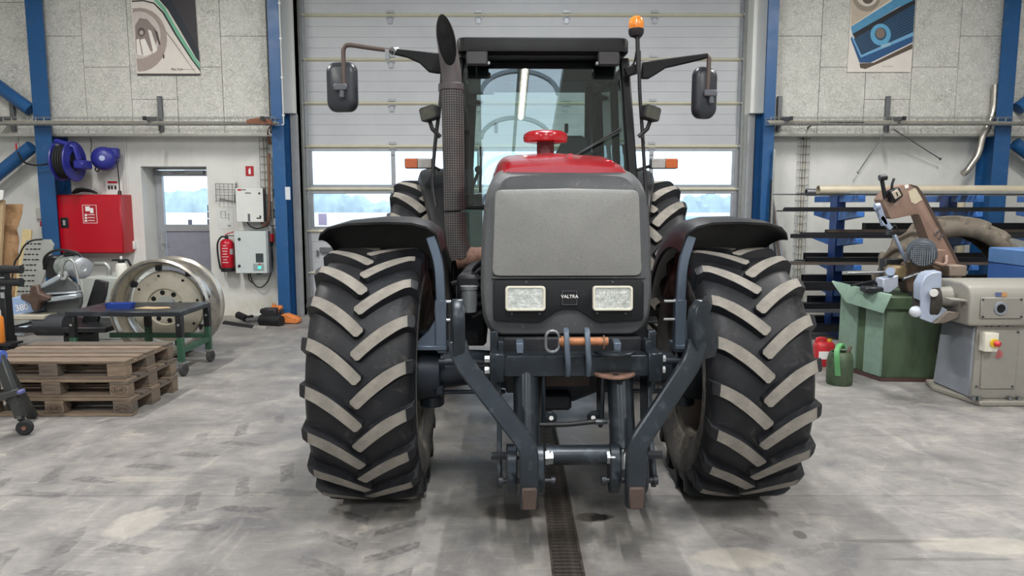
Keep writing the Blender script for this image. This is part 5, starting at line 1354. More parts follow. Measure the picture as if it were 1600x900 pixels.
for k in range(8):
    a = 2 * PI * k / 8 + .2
    q = MB(); q.box(Mr @ Vector((.425 * math.cos(a), .425 * math.sin(a), -.03)), (.06, .05, .06)); q.build('rim_lug', DARK_STEEL, wr_, bevel=.006)
    for rr_, rad in ((.155, .018), (.34, .010)):
        q = MB(); q.lathe([(.0001, .002), (rad, .002), (rad * 1.5, 0)], frame(Mr @ Vector((rr_ * math.cos(a), rr_ * math.sin(a), .032 if rr_ < .2 else .022)), Mr.to_3x3() @ Vector((1, 0, 0)), (0, 0, 1)), 14); q.build('bolt_hole', INB, wr_)

# ---- pale plinth with spray bottle
ph_ = MB(); a = P(128, 434, 8.6); b = P(225, 434, 8.6); ph_.span(a.x, b.x, 8.6, 9.3, 0, a.z); solo(ph_, 'plinth', mat('pale_green_plinth', '#b3b8b2', .6, var=.06), 'pale grey bench plinth against the wall behind the saw', 'plinth', bevel=.01)
pz = a.z
sbx = P(191, 432, 8.75); sbx.z = pz
sbt = thing('spray_bottle', 'white pump spray bottle with black nozzle on the pale plinth', 'bottle', sbx, world=True)
Mv = Matrix.Translation(sbx)
MB().lathe([(.001, 0), (.062, 0), (.068, .01), (.068, .12), (.058, .155), (.035, .17), (.001, .17)], Mv, 24).build('tank', mat('milk_white', '#dcdbd2', .5), sbt)
MB().lathe([(.038, .165), (.04, .20), (.025, .215), (.001, .215)], Mv, 18).build('pump_head', BLACK_PLASTIC, sbt)
nz_ = MB(); nz_.bar([sbx + Vector((-.11, 0, .20)), sbx + Vector((.08, 0, .205))], .03, .025, (0, 0, 1)); nz_.bar([sbx + Vector((.08, 0, .205)), sbx + Vector((.12, 0, .12))], .025, .025, (0, 1, 0)); nz_.build('trigger', BLACK_PLASTIC, sbt, bevel=.004)
MB().cyl(sbx + Vector((0, 0, .21)), sbx + Vector((0, 0, .25)), .015, n=12).build('plunger', WHITE, sbt)

# ---- cut-off saw on its stand
SY = 7.9
SAWB = mat('pale_blue_saw_paint', '#8fa6c9', .45, var=.08)
SAWG = mat('saw_grey_paint', '#9aa09d', .4, .3, var=.12, dirt=('#6a655d', .2, 9))
saw = thing('cutoff_saw', 'metal cut-off saw with grey motor on a stand at the left', 'saw', (P(90, 560, SY).x, SY, 0), world=True)
sd_ = MB(); pspan(sd_, 8, 512, 165, 520, SY - .3, .7); a = P(60, 520, SY); sd_.span(a.x - .55, a.x - .45, SY - .2, SY + .3, 0, a.z); sd_.span(a.x + .4, a.x + .5, SY - .2, SY + .3, 0, a.z); sd_.build('stand', BLACK, saw, bevel=.006)
q = MB(); pprism(q, [(-10, 478), (16, 466), (40, 461), (58, 468), (62, 486), (20, 494), (-10, 500)], SY - .1, .35); bs = q.build('base', SAWB, saw, bevel=.01)
text('base_lettering', '380', .10, frame(P(24, 483, SY - .205) + Vector((0, .10, 0)), (1, 0, .16), (0, 0, 1)), PRINT_WHITE, bs)
MB().cyl(P(28, 470, SY), P(28, 465, SY), .05, n=14).build('base_knob', mat('slate_knob', '#4c535c', .5), saw)
mo = P(122, 418, SY + .1)
ml = MB(); ml.cyl(mo + Vector((-.20, .06, .01)), mo + Vector((.03, -.04, 0)), .115, n=28); mot = ml.build('motor', SAWG, saw)
for k in range(7):
    q = MB(); c0 = mo + Vector((-.19 + .028 * k, .056 - .012 * k, .01)); q.cyl(c0, c0 + Vector((.010, -.004, 0)), .124, n=28); q.build('cooling_fin', SAWG, mot)
q = MB(); q.lathe([(.001, .05), (.03, .05), (.035, .056), (.095, .054), (.113, .044), (.121, .02), (.122, -.09)], frame(mo + Vector((.06, -.055, 0)), Vector((.5, .87, 0)), (0, 0, 1)), 30); q.build('fan_cover', mat('silver_fan_cover', '#a9adb2', .35, .5, var=.08), mot)
q = MB(); q.box(mo + Vector((-.30, .1, .0)), (.16, .2, .26)); q.box(mo + Vector((-.08, .02, .15)), (.13, .12, .06)); q.build('gearbox', BLACK, saw, bevel=.02)
q = MB(); q.tube(spline([mo + Vector((-.38, 0, -.02)), mo + Vector((-.33, -.05, .12)), mo + Vector((-.18, -.06, .20)), mo + Vector((.02, -.05, .17)), mo + Vector((.08, -.04, .1))], 6), .014); q.build('power_cable', CABLE, saw)
gd_ = MB(); gpt = [(62, 472), (66, 452), (76, 438), (92, 430), (108, 434), (121, 446), (126, 462), (126, 474), (122, 486), (100, 496), (76, 492)]
pprism(gd_, gpt, SY - .02, .06); gd_.build('blade_guard', mat('dull_guard', '#6b6e6e', .5, .4, var=.15), saw, bevel=.012)
q = MB(); q.bar([P(62, 451, SY - .1), P(98, 431, SY - .1)], .10, .05, (0, 0, 1)); q.build('clamp_arm', mat('pale_steel_arm', '#aab2b8', .35, .5), saw, bevel=.01)
q = MB(); q.bar([P(78, 468, SY - .12), P(124, 462, SY - .12)], .12, .055, (0, 0, 1)); q.build('clamp_arm', MATS['pale_steel_arm'], saw, bevel=.012)
q = MB(); q.bar([P(70, 459, SY - .08), P(124, 456, SY - .08)], .12, .02, (0, 0, 1)); q.build('clamp_arm', MATS['pale_steel_arm'], saw, bevel=.006)
q = MB(); q.tube(fillet([P(96, 433, SY - .14), P(99, 412, SY - .14), P(107, 404, SY - .14), P(115, 408, SY - .14), P(124, 445, SY - .14)], .05), .014, 10); q.build('handle', GALV, saw)
q = MB(); q.lathe([(.02, .02), (.05, .02), (.055, 0), (.05, -.02)], frame(P(99, 430, SY - .12), (1, 0, 0), (0, 0, 1)), 14); q.build('pivot_nut', CHROME, saw)
vz = MB(); pprism(vz, [(46, 447), (58, 445), (61, 458), (78, 464), (78, 470), (62, 472), (58, 486), (50, 487), (46, 474), (31, 468), (31, 460), (45, 460)], SY - .2, .10); vz.build('vise_jaw', mat('brown_vise', '#55443c', .6, .3, var=.25, scale=16), saw, bevel=.015)
q = MB(); pspan(q, 16, 493, 68, 500, SY - .25, .45); q.build('work_rest', mat('beige_rest', '#a8a292', .6, var=.1), saw, bevel=.008)
q = MB(); pprism(q, [(16, 512), (40, 510), (44, 516), (30, 524), (16, 524)], SY - .26, .3); q.build('lower_tray', mat('pale_blue_tray', '#b7c5d3', .5), saw, bevel=.008)
q = MB(); q.cyl(P(60, 508, SY - .15), P(106, 508, SY - .15), .115, n=24); q.build('black_cylinder', mat('charcoal_drum', '#34363a', .5, var=.1), saw)  # plain black cylinder below the saw, kept as one of its parts
q = MB(); pprism(q, [(148, 437), (167, 441), (164, 462), (146, 522), (120, 522), (128, 500)], SY + .1, .05); q.build('splash_plate', BLACK, saw, bevel=.006)
pm = MB(); pp_ = [(160, 414), (172, 413), (176, 425), (176, 434)]
q = MB(); q.tube(fillet([P(148, 412, 8.9), P(166, 412, 8.9), P(171, 420, 8.9), P(171, 433, 8.9)], .06), .03, 12); solo(q, 'pipe_elbow', GALV, 'short bent steel pipe standing on the plinth behind the motor', 'pipe')

# ---- leaning sheets
CRAFT = bpy.data.materials.new('crumpled_kraft_paper'); t = NT(CRAFT); v = t.coord()
n = t.noise(2.2, 5, .65, v, 1.2); t.link(t.ramp(n, .3, .7, lin('#8a6a4c'), lin('#b8946c')), t.b.inputs['Base Color']); t.b.inputs['Roughness'].default_value = .8; t.bump(n, .8, .06)
def sheet(pts, Y, lean, d, name, m, label, cat):
    q = MB(); o, poly = ploop(pts, Y)
    zmin = min(b for a, b in poly)
    Mx = frame(o, (1, 0, 0), (0, lean, 1))
    q.prism(poly, d, Mx, -d); return solo(q, name, m, label, cat, bevel=.004)
kp = MB(); rows = []
for r_ in range(29):
    f = r_ / 28; yy = 319 + (500 - 319) * f
    xr = 41 - 7 * min(1, f * 2.5) + 3 * math.sin(f * 19) - 9 * max(0, f - .45) / .55
    row = []
    for k in range(13):
        g_ = k / 12; x_ = 2 + (xr - 2) * g_
        p_ = P(x_, yy, 9.55 - .25 * f)
        w_ = _ns.noise((p_.x * 5, p_.z * 5, 1)) * .09 + _ns.noise((p_.x * 14, p_.z * 12, 4)) * .03
        row.append(p_ + Vector((0, w_ - .10, 0)))
    rows.append(row + [p_ + Vector((0, .012, 0)) for p_ in reversed(row)])
kp.loft(rows); solo(kp, 'kraft_paper', CRAFT, 'large crumpled brown paper sheet leaning on the wall at the left edge', 'paper', smooth=50)
sheet([(-20, 315), (5, 312), (6, 420), (-20, 420)], 9.2, .1, .05, 'cardboard_box', mat('cardboard', '#b29a78', .85), 'brown cardboard sheet at the left edge beside the crumpled paper', 'cardboard')
sheet([(-15, 296), (4, 297), (4, 312), (-15, 318)], 9.15, .05, .03, 'foam_sheet', WHITE, 'white sheet above the cardboard at the left edge', 'sheet')
sheet([(35, 358), (48, 359), (48, 395), (33, 486), (28, 486)], 9.3, .1, .04, 'timber_board', mat('pale_timber', '#c4b184', .7, var=.12), 'pale timber board leaning behind the perforated metal sheet', 'board')
pf_ = thing('perforated_sheet', 'perforated grey cable duct panel leaning behind the saw', 'metal sheet', P(58, 470, 8.9), world=True)
MB_ = MB(); o, poly = ploop([(40, 375), (66, 374), (78, 374), (84, 382), (72, 430), (46, 523), (16, 523), (30, 466)], 8.9); Mx = frame(o, (1, 0, 0), (0, .08, 1)); MB_.prism(poly, .03, Mx, -.03); MB_.build('panel', mat('grey_duct_metal', '#a7a8a4', .45, .4, var=.08), pf_, bevel=.004)
slot = None
for i in range(10):
    for j in range(4):
        x = 43 + 6.2 * j - 1.15 * i + (1.5 if i % 2 else 0); y = 381 + 8.2 * i
        c0 = P(x, y, 8.9); c0 = Mx @ Vector((c0.x - o.x, c0.z - o.z, .002))
        q = MB(); q.prism(rrect(.030 if (i + j) % 3 else .045, .014, .005, 2), .003, frame(c0, (1, 0, 0), (0, .08, 1)), 0); q.build('slot', INB, pf_)
lc = MB(); lc.tube(spline([P(20, 525, 8.6), P(16, 470, 8.6), P(22, 415, 8.6), P(30, 400, 8.6), P(38, 384, 8.6), P(50, 376, 8.6), P(66, 374, 8.6)], 6), .010); solo(lc, 'loose_cable', CABLE, 'black cable arching over the perforated panel', 'cable')

# ---- black peg stand, orange can and castor stand at the left edge
ps = thing('peg_stand', 'black steel stand with two round pegs at the left edge', 'stand', (P(6, 540, 6.5).x, 6.5, 0), world=True)
a = P(-4, 415, 6.5); b = P(15, 526, 6.5)
MB().span(a.x, b.x, 6.48, 6.58, 0, a.z).build('post', BLACK, ps, bevel=.006)
MB().span(a.x, b.x + .10, 6.47, 6.7, 0, .03).build('foot', BLACK, ps, bevel=.006)
for y in (421, 441): q = MB(); q.cyl(P(-6, y, 6.46), P(33, y, 6.46), .035, n=18); q.cyl(P(31, y, 6.46), P(34, y, 6.46), .039, n=18); q.build('peg', BLACK_PLASTIC, ps)
for (y0, y1) in ((433, 452), (457, 466)): q = MB(); pspan(q, 1, y0, 6, y1, 6.472, .008); q.build('label_plate', mat('grey_label', '#9aa0a4', .5), ps)
oc = P(-2, 535, 6.36)
og = thing('spray_can', 'orange can with white cap at the left edge', 'can', (oc.x, 6.36, oc.z), world=True)
MB().lathe([(.001, 0), (.05, 0), (.052, .01), (.052, .22), (.04, .245)], Matrix.Translation(oc), 20).build('can_body', mat('orange_can', '#cf7a2c', .4), og)
MB().lathe([(.036, .24), (.036, .29), (.001, .295)], Matrix.Translation(oc), 16).build('cap', WHITE, og)
shl = MB(); shl.span(oc.x - .25, oc.x + .16, 6.29, 6.45, oc.z - .02, oc.z - .001); shl.span(oc.x - .22, oc.x - .18, 6.30, 6.44, 0, oc.z - .02); shl.span(oc.x + .02, oc.x + .05, 6.40, 6.44, 0, oc.z - .02)
solo(shl, 'small_shelf', BLACK, 'low black shelf carrying the orange can', 'shelf')
js = thing('castor_stand', 'dark steel stand leg with castor wheel in front of the pallets', 'stand', (P(0, 640, 5.0).x, 5.0, 0), world=True)
BLK2 = mat('blue_black_frame', '#3b3d3c', .45, .3, var=.15, dirt=('#6d6a60', .2, 10))
MB().bar([P(-3, 555, 5.0), P(33, 652, 5.0)], .05, .07, (1, 0, 0)).build('leg', BLK2, js, bevel=.006)
cbx = P(-25, 628, 4.9) * 2 - P(30, 611, 5.0); MB().bar([cbx, P(30, 611, 5.0)], .05, .05, (0, 0, 1)).build('cross_bar', BLK2, js, bevel=.006)
MB().bar([P(-3, 555, 5.0), Vector((cbx.x - .05, 4.98, .10))], .05, .07, (1, 0, 0)).build('leg', BLK2, js, bevel=.006)
MB().bar([P(-3, 555, 5.0), Vector((P(-3, 555, 5.0).x - .05, 5.38, .01))], .05, .07, (1, 0, 0)).build('leg', BLK2, js, bevel=.006)
q = MB(); q.lathe([(.015, -.02), (.045, -.02), (.055, -.01), (.055, .01), (.045, .02), (.015, .02)], frame(Vector((cbx.x - .06, 4.97, .055)), (1, .3, 0), (0, 0, 1)), 24); q.build('castor_wheel', RUBBER, js)
MB().bar([P(10, 625, 5.0), P(34, 640, 5.0)], .03, .02, (0, 0, 1)).build('brace', BLK2, js, bevel=.004)
MB().cyl(P(-6, 557, 5.0), P(5, 557, 5.0), .045, n=16).build('blue_cap', mat('blue_cap', '#4a63b0', .4), js)
MB().box(P(33, 612, 5.0), (.03, .06, .03)).build('end_cap', mat('violet_cap', '#5c5f8f', .5), js, bevel=.006)
wc_ = P(38, 657, 4.98); wc_.z = .055
q = MB(); q.lathe([(.015, -.02), (.045, -.02), (.055, -.01), (.055, .01), (.045, .02), (.015, .02)], frame(wc_, (1, .3, 0), (0, 0, 1)), 24); cw = q.build('castor_wheel', RUBBER, js)
MB().cyl(wc_ + Vector((.008, -.026, 0)), wc_ + Vector((-.008, .026, 0)), .015, n=10).build('hub', mat('copper_hub', '#7b5648', .5, .4), cw)
MB().bar([P(32, 650, 5.0), wc_ + Vector((-.02, .0, .05))], .05, .03, (1, 0, 0)).build('castor_fork', BLK2, js)

# ---- pile on the floor beside the door column
q = MB(); q.cyl(P(352, 507, 9.8), P(398, 514, 9.45), .055, .05, n=16); solo(q, 'rubber_hose_piece', RUBBER, 'thick black rubber pipe lying on the floor by the wall', 'pipe')
def onfloor(o):
    bb = [o.matrix_world @ Vector(c) for c in o.bound_box]; return o
q = MB(); q.cyl(P(399, 514.3, 9.44), P(404, 514.5, 9.41), .052, .05, n=14); q.cyl(P(404, 514.5, 9.41), P(418, 515, 9.36), .05, .045, n=14); solo(q, 'pipe_end', mat('grey_pipe_end', '#8d8b84', .6), 'grey pipe end piece lying next to the black pipe', 'pipe')
jk = thing('hydraulic_jack', 'black hydraulic jack lying on the floor by the door column', 'jack', (P(425, 505, 9.7).x, 9.7, 0), world=True)
q = MB(); q.cyl(P(408, 500, 9.7), P(440, 502, 9.6), .075, n=18); q.build('body', BLACK, jk)
q = MB(); q.box(P(422, 489, 9.75), (.20, .14, .14)); q.cyl(P(407, 484, 9.75), P(420, 492, 9.75), .04, n=12); q.build('pump_block', BLACK_PLASTIC, jk, bevel=.02)
q = MB(); q.cyl(P(386, 501, 9.75), P(412, 498, 9.7), .035, n=14); q.build('handle_tube', STEEL, jk)
q = MB(); q.cyl(P(372, 492, 9.95), P(385, 498, 9.85), .05, n=14); q.cyl(P(385, 497, 9.85), P(394, 495, 9.8), .03, n=10); solo(q, 'chain_hook', BLACK, 'small black tool lying behind the black pipe', 'tool')
oj = thing('orange_clamp', 'orange steel clamp lying against the door column', 'clamp', (P(448, 505, 9.8).x, 9.8, 0), world=True)
ORG = mat('orange_paint', '#cf7a3d', .5, var=.18, scale=9, dirt=('#7a5238', .2, 12))
q = MB(); q.box(P(433, 483, 9.95), (.14, .12, .10)); q.box(P(428, 477, 9.95), (.04, .05, .06)); q.build('head', ORG, oj, bevel=.012)
q = MB(); pprism(q, [(438, 492), (446, 491), (466, 498), (467, 504), (462, 506), (440, 505)], 9.75, .16); q.build('body', ORG, oj, bevel=.012)
MB().box(P(440, 490, 9.85), (.04, .1, .13)).build('jaw', DARK_STEEL, oj, bevel=.008)
# ================================================================== right half of the workshop
# ---- cantilever rack with steel stock
RKY = 9.05
rk = thing('steel_rack', 'blue cantilever rack loaded with steel bars along the right wall', 'rack', (5.0, RKY, 0), world=True)
UPX = [P(1305, 400, RKY).x, P(1476, 400, RKY).x, P(1640, 400, RKY).x]
LEV = [P(1300, y, RKY).z for y in (306, 330, 369, 408, 446, 478)]
RBL = mat('rack_blue', '#1b3f80', .4, var=.12); RBL2 = mat('rack_arm_blue', '#3567ad', .4, var=.1)
for X in UPX:
    MB().span(X - .055, X + .055, RKY - .10, RKY + .10, 0, LEV[0]).build('upright', RBL, rk, bevel=.006)
    MB().span(X - .06, X + .06, RKY - .55, RKY + .55, 0, .10).build('rack_foot', RBL, rk, bevel=.006)
    for z in LEV[1:]:
        for s in (-1, 1):
            m = MB(); m.loft([[(X + x_, RKY + s * y_, z + dz) for y_, dz in ((.10, 0), (.62, 0), (.62, -.06), (.10, -.12))] for x_ in (-.04, .04)]); m.build('arm', RBL2, rk, bevel=.004)
    m = MB(); m.span(X - .04, X + .04, RKY - .62, RKY + .62, LEV[0] - .08, LEV[0]); m.build('arm', RBL2, rk, bevel=.004)
STOCKC = [DARK_STEEL, mat('black_flat_bar', '#25262a', .45, .5, scale=7), mat('grey_section', '#6f7175', .4, .7, scale=9), mat('brown_section', '#5b5049', .6, .4, scale=9), GALV]
def stock(kind, x0, x1, y, z, w, h, m, label, name):
    q = MB()
    if kind == 'tube':
        Mx = frame((x0, y, z + h / 2), (0, -1, 0), (0, 0, 1)); L = x1 - x0
        r = h / 2; Mx = frame((x0, y, z + r), (0, 1, 0), (0, 0, 1))
        q.lathe([(r, 0), (r, L), (r * .9, L), (r * .9, 0), (r, 0)], Mx, 24)
    elif kind == 'angle':
        q.loft([[(x, y + a, z + b) for a, b in ((0, 0), (w, 0), (w, .008), (.008, .008), (.008, h), (0, h))] for x in (x0, x1)])
    elif kind == 'chan':
        q.loft([[(x, y + a, z + b) for a, b in ((0, 0), (w, 0), (w, h), (w - .008, h), (w - .008, .008), (.008, .008), (.008, h), (0, h))] for x in (x0, x1)])
    elif kind == 'box':
        q.loft([[(x, y + a, z + b) for a, b in ((0, 0), (w, 0), (w, h), (0, h))] for x in (x0, x0 + 1e-3)] , cap0=False, cap1=False) if False else None
        q.ringprism([(0, 0), (w, 0), (w, h), (0, h)], [(.006, .006), (w - .006, .006), (w - .006, h - .006), (.006, h - .006)], x1 - x0, frame((x0, y, z), (0, 1, 0), (0, 0, 1)))
    elif kind == 'rod': q.cyl((x0, y, z + h / 2), (x1, y, z + h / 2), h / 2, n=10)
    else: q.span(x0, x1, y, y + w, z, z + h)
    return solo(q, name, m, label, 'steel bar', 'steel stock on the rack', smooth=40 if kind in ('tube', 'rod') else 0)
def xat(px, Y=RKY - .4): return P(px, 400, Y).x
zt0 = LEV[0]
stock('tube', xat(1283), 8.3, RKY - .22, zt0, 0, .125, mat('cream_tube', '#b3aa95', .5, .2, var=.1), 'long cream round tube lying on top of the rack', 'round_tube')
stock('tube', xat(1279), 7.9, RKY + .06, zt0, 0, .09, STOCKC[2], 'grey round tube behind the cream tube on top of the rack', 'round_tube')
stock('chan', xat(1325), 8.0, RKY - .45, zt0, .10, .05, GALV, 'galvanised channel in front of the cream tube on top of the rack', 'steel_channel')
z1 = LEV[0] - .10
names = {'angle': 'steel_angle', 'chan': 'steel_channel', 'box': 'box_section', 'rod': 'round_bar', 'flat': 'flat_bar', 'tube': 'round_tube'}
lvn = ('on the top arms', 'on the upper arms', 'on the second arms', 'on the third arms', 'on the fourth arms', 'on the lowest arms')
plan = {  # level: (kind, left pixel, right world x, y offset, w, h, material)
 0: [],
 1: [('flat', 1212, 8.0, -.58, .06, .014, 1), ('box', 1222, 7.6, -.48, .04, .04, 1), ('box', 1240, 7.8, -.40, .03, .03, 0), ('rod', 1208, 6.5, -.33, 0, .016, 2), ('angle', 1222, 8.0, -.25, .05, .05, 0), ('flat', 1262, 7.5, .2, .12, .02, 1)],
 2: [('box', 1236, 8.0, -.56, .05, .05, 1), ('rod', 1244, 7.4, -.48, 0, .03, 2), ('chan', 1252, 8.0, -.42, .08, .06, 1), ('box', 1282, 6.6, -.32, .05, .05, 4), ('box', 1290, 7.8, -.24, .06, .09, 3), ('flat', 1350, 8.0, .15, .1, .16, 1)],
 3: [('angle', 1214, 7.6, -.58, .05, .03, 3), ('box', 1228, 7.0, -.50, .04, .03, 0), ('flat', 1253, 8.0, -.42, .06, .02, 2), ('box', 1262, 8.0, -.33, .07, .07, 1), ('rod', 1216, 6.0, -.235, 0, .02, 2), ('flat', 1246, 7.4, -.20, .08, .03, 1), ('chan', 1260, 7.9, .14, .1, .09, 1)],
 4: [('box', 1247, 8.0, -.55, .09, .10, 1), ('chan', 1250, 8.0, -.42, .10, .07, 1), ('flat', 1262, 7.6, -.30, .12, .025, 2), ('box', 1258, 8.0, .14, .1, .12, 0)],
 5: [('flat', 1243, 8.0, -.58, .10, .03, 2), ('box', 1250, 7.8, -.44, .10, .09, 1), ('angle', 1246, 8.0, -.30, .09, .09, 0), ('flat', 1250, 7.5, -.205, .09, .02, 4), ('chan', 1270, 8.0, .14, .12, .1, 1)],
}
colw = ('grey-black', 'black', 'mid grey', 'brownish', 'bright zinc')
ordn = ('foremost', 'second', 'third', 'fourth', 'fifth', 'sixth', 'rearmost')
for lv, rows in plan.items():
    for i, (k, px, x1, dy, w, h, mi) in enumerate(rows):
        lab = '%s, %s from the front %s of the rack' % (colw[mi] + ' ' + names[k].replace('_', ' '), ordn[min(i, 6)], lvn[lv])
        stock(k, xat(px, RKY + dy), x1, RKY + dy, LEV[lv] + .001, w, h, STOCKC[mi], lab, names[k])
ztop = LEV[0] - .30
# loose thin bars under the top arms, and floor-level stock
for i, (px, y, z, m, l_) in enumerate(((1203, -.60, .045, 2, 'thin bright'), (1218, -.52, .05, 4, 'long zinc'), (1240, -.66, .02, 0, 'short dark'))):
    X0 = xat(px, RKY + y); q = MB(); q.bar([(X0, RKY + y, LEV[0] + .010 + .0 * i), (X0 + 4, RKY + y, LEV[0] + .010)], .016, .016, (0, 0, 1)); solo(q, 'thin_bar', STOCKC[m], l_ + ' steel bar sticking out left on the top arms of the rack', 'steel bar', 'steel stock on the rack')
for i, (px, y, h, mi) in enumerate(((1246, -.5, .09, 1), (1252, -.3, .06, 2), (1262, .14, .10, 1))):
    stock('box', xat(px, RKY + y), 8.0, RKY + y, .101 + 0 * i, .1, h, STOCKC[mi], ('black', 'grey', 'long black')[i] + ' box section lying on the rack feet near the floor', 'box_section')
# ---- bars leaning beside the door column
for i, (a, b, m) in enumerate((((1197, 236), (1199, 480), 4), ((1203, 262), (1212, 480), 2), ((1206, 280), (1220, 482), 0), ((1209, 300), (1229, 482), 3), ((1213, 322), (1237, 484), 2), ((1193, 282), (1196, 478), 1))):
    p0, p1 = P(a[0], a[1], 10.38), P(b[0], b[1], 9.95); p1.z = .014; p0.y = 10.46 if a[0] > 1200 else 10.05
    q = MB(); q.bar([p0, p1], .03, .022, (0, 1, 0)); solo(q, 'leaning_bar', STOCKC[m], ('tall zinc bar', 'grey bar', 'dark bar', 'brown bar', 'short grey bar', 'black bar')[i] + ' leaning on the wall right of the door column', 'steel bar', 'bars leaning by the door column')
# ---- diagonal rods hanging off the tray bracket
for i, (a, b) in enumerate((((1384, 205), (1340, 270)), ((1396, 202), (1470, 249)))):
    q = MB(); q.cyl(P(a[0], a[1], 10.2), P(b[0], b[1], 10.35), .008, n=8); q.cyl(P(b[0] - 1.5 * (1 if i else -1), b[1] - 1, 10.35), P(b[0], b[1], 10.35), .02, n=8)
    solo(q, 'hanging_rod', STEEL, ('thin rod slanting down left from the tray bracket' if i == 0 else 'thin rod slanting down right from the tray bracket'), 'rod')
cbt = MB(); cbt.tube(spline([P(1350, 190, 9.95), P(1300, 190, 9.95), P(1278, 192, 10.0), P(1262, 200, 10.3), P(1254, 218, 10.44)], 6), .014, 8); solo(cbt, 'drop_cable', mat('dark_grey_cable', '#6f6c66', .6), 'grey cable bending off the tray down to the ladder tray', 'cable')
# ---- bent extraction pipe
q = MB(); q.tube(fillet([P(1555, 132, 10.2), P(1553, 175, 10.2), P(1534, 215, 10.2), P(1530, 240, 10.2), P(1510, 268, 10.2), P(1504, 272, 10.2)], .12, 6), .045, 16)
solo(q, 'bent_pipe', mat('brushed_pipe', '#aaa69e', .3, .8), 'bent bright steel pipe running down past the right column', 'pipe')
q = MB(); q.cyl(P(1502, 300, 10.3), P(1500, 420, 10.3), .05, n=16); solo(q, 'wall_pipe', mat('cream_pipe', '#c1b79d', .5), 'cream upright pipe on the wall behind the rack', 'pipe')
# ---- big used tyre behind the saw
TYD = mat('dusty_old_tyre', '#5f574d', .9, var=.25, scale=5, dirt=('#8d8270', .35, 6))
ty = thing('used_tyre', 'large dusty used tractor tyre standing behind the bandsaw', 'tyre', (P(1478, 500, 7.75).x, 7.75, 0), -.10, world=False)
tR, tW = .76, .42
prof = [(.54, -tW * .40), (.57, -tW * .46), (.62, -tW * .5), (.68, -tW * .44), (.715, -tW * .3), (.72, 0), (.715, tW * .3), (.68, tW * .44), (.62, tW * .5), (.57, tW * .46), (.54, tW * .40)]
Mt = Matrix.Translation((0, 0, tR)) @ frame((0, 0, 0), (1, 0, 0), (0, 0, 1))
q = MB(); q.lathe(prof + [(r - .03 if 0 < i < 10 else r, h * .85) for i, (r, h) in reversed(list(enumerate(prof)))], Mt, 72); q.build('casing', TYD, ty, smooth=60)
lug = None
for side in (-1, 1):
    lug = None
    for k in range(19):
        a = 2 * PI * (k + (.5 if side > 0 else 0)) / 19
        if lug is None:
            m = MB(); rings = []
            for i in range(6):
                s = i / 5; h = side * (-.02 + s * tW * .5); off = .22 * (1 - (1 - s) ** 1.4); rt = tR - .03 * max(0, s - .7) / .3 * .6; rb = .70 - .06 * max(0, (s - .6) / .4)
                rings.append([(r_ * math.sin(off + d_), -h, r_ * math.cos(off + d_)) for r_, d_ in ((rb, -.055), (rt, -.04), (rt, .04), (rb, .055))])
            m.loft(rings); lug = m.build('tread_lug', TYD, ty, bevel=.008); lug.location = (0, 0, tR)
            o_ = lug
        else: o_ = twin(lug, ty)
        o_.rotation_euler = (0, a, 0)

# ---- bandsaw
BX = 6.6
bsw = thing('bandsaw', 'old bandsaw with brown arm on a green cabinet', 'bandsaw', (3.75, 6.8, 0), world=True)
GR = bpy.data.materials.new('dark_green'); t = NT(GR); v = t.coord()
n = t.noise(3.2, 6, .65, t.scaled(v, (1, 1, .4)), .5)
t.link(t.ramp(n, .3, .72, lin('#37482f'), lin('#5d7259')), t.b.inputs['Base Color']); t.b.inputs['Roughness'].default_value = .5
GRL = mat('pale_green', '#7b9484', .5, var=.1, dirt=('#5d6f5c', .2, 6))  # paler green for the left side panels and tray side of the cabinet
c0, c1 = P(1375, 594, 6.56), P(1482, 600, 6.44)
L0 = Vector((3.30, 7.15, 0)); F0 = Vector((3.45, 6.54, 0)); F1 = Vector((4.35, 6.50, 0)); B1 = Vector((4.45, 7.10, 0))
zc = P(1380, 462, 6.54).z
q = MB(); q.loft([[Vector((p.x, p.y, z)) for p in (F0, F1, B1, L0)] for z in (.03, zc)]); cabn = q.build('cabinet', GR, bsw, bevel=.01)
ex_ = (L0 - F0).normalized(); nn_ = Vector((-ex_.y, ex_.x, 0)); nn_ = -nn_ if nn_.x > 0 else nn_
Ms_ = frame(F0 + nn_ * .004, L0 - F0, (0, 0, 1))
for (a, b) in ((.01, .24), (.35, .60)):
    q = MB(); q.prism([(a, .04), (b, .04), (b, zc - .01), (a, zc - .01)], .02, frame(F0, L0 - F0, (0, 0, 1)), -.016); q.build('side_panel', GRL, bsw, bevel=.004)
q = MB(); q.loft([[Vector((p.x, p.y, z)) + (p - Vector((3.9, 6.8, 0))).normalized() * .02 for p in (F0, F1, B1, L0)] for z in (0, .035)]); q.build('base_strip', mat('dark_red_strip', '#4b3633', .6), bsw)
# sloping coolant tray
tp = [P(1299, 440, 7.05), P(1322, 473, 6.85), P(1380, 490, 6.42), P(1393, 462, 6.42)]
q = MB(); A_, B_, C_, D_ = tp
q.loft([[A_, B_, C_, D_], [p + Vector((.02, .02, .01)) for p in (A_, B_, C_, D_)]]); q.build('tray_side', GRL, bsw, bevel=.003)
q = MB(); zt_ = D_.z - .02; q.loft([[Vector((D_.x, 6.50, zt_ - .12)), Vector((4.4, 6.46, zt_ - .12)), Vector((4.4, 6.46, zt_)), Vector((D_.x - .03, 6.48, zt_))], [Vector((D_.x, 7.1, zt_ - .12)), Vector((4.5, 7.1, zt_ - .12)), Vector((4.5, 7.1, zt_)), Vector((3.30, 7.1, zt_))]]); q.build('tray', GR, bsw, bevel=.008)
BRN = mat('brown_red_saw_paint', '#8a7062', .5, var=.15, scale=5, dirt=('#b3a08f', .25, 7))
AY = 6.72
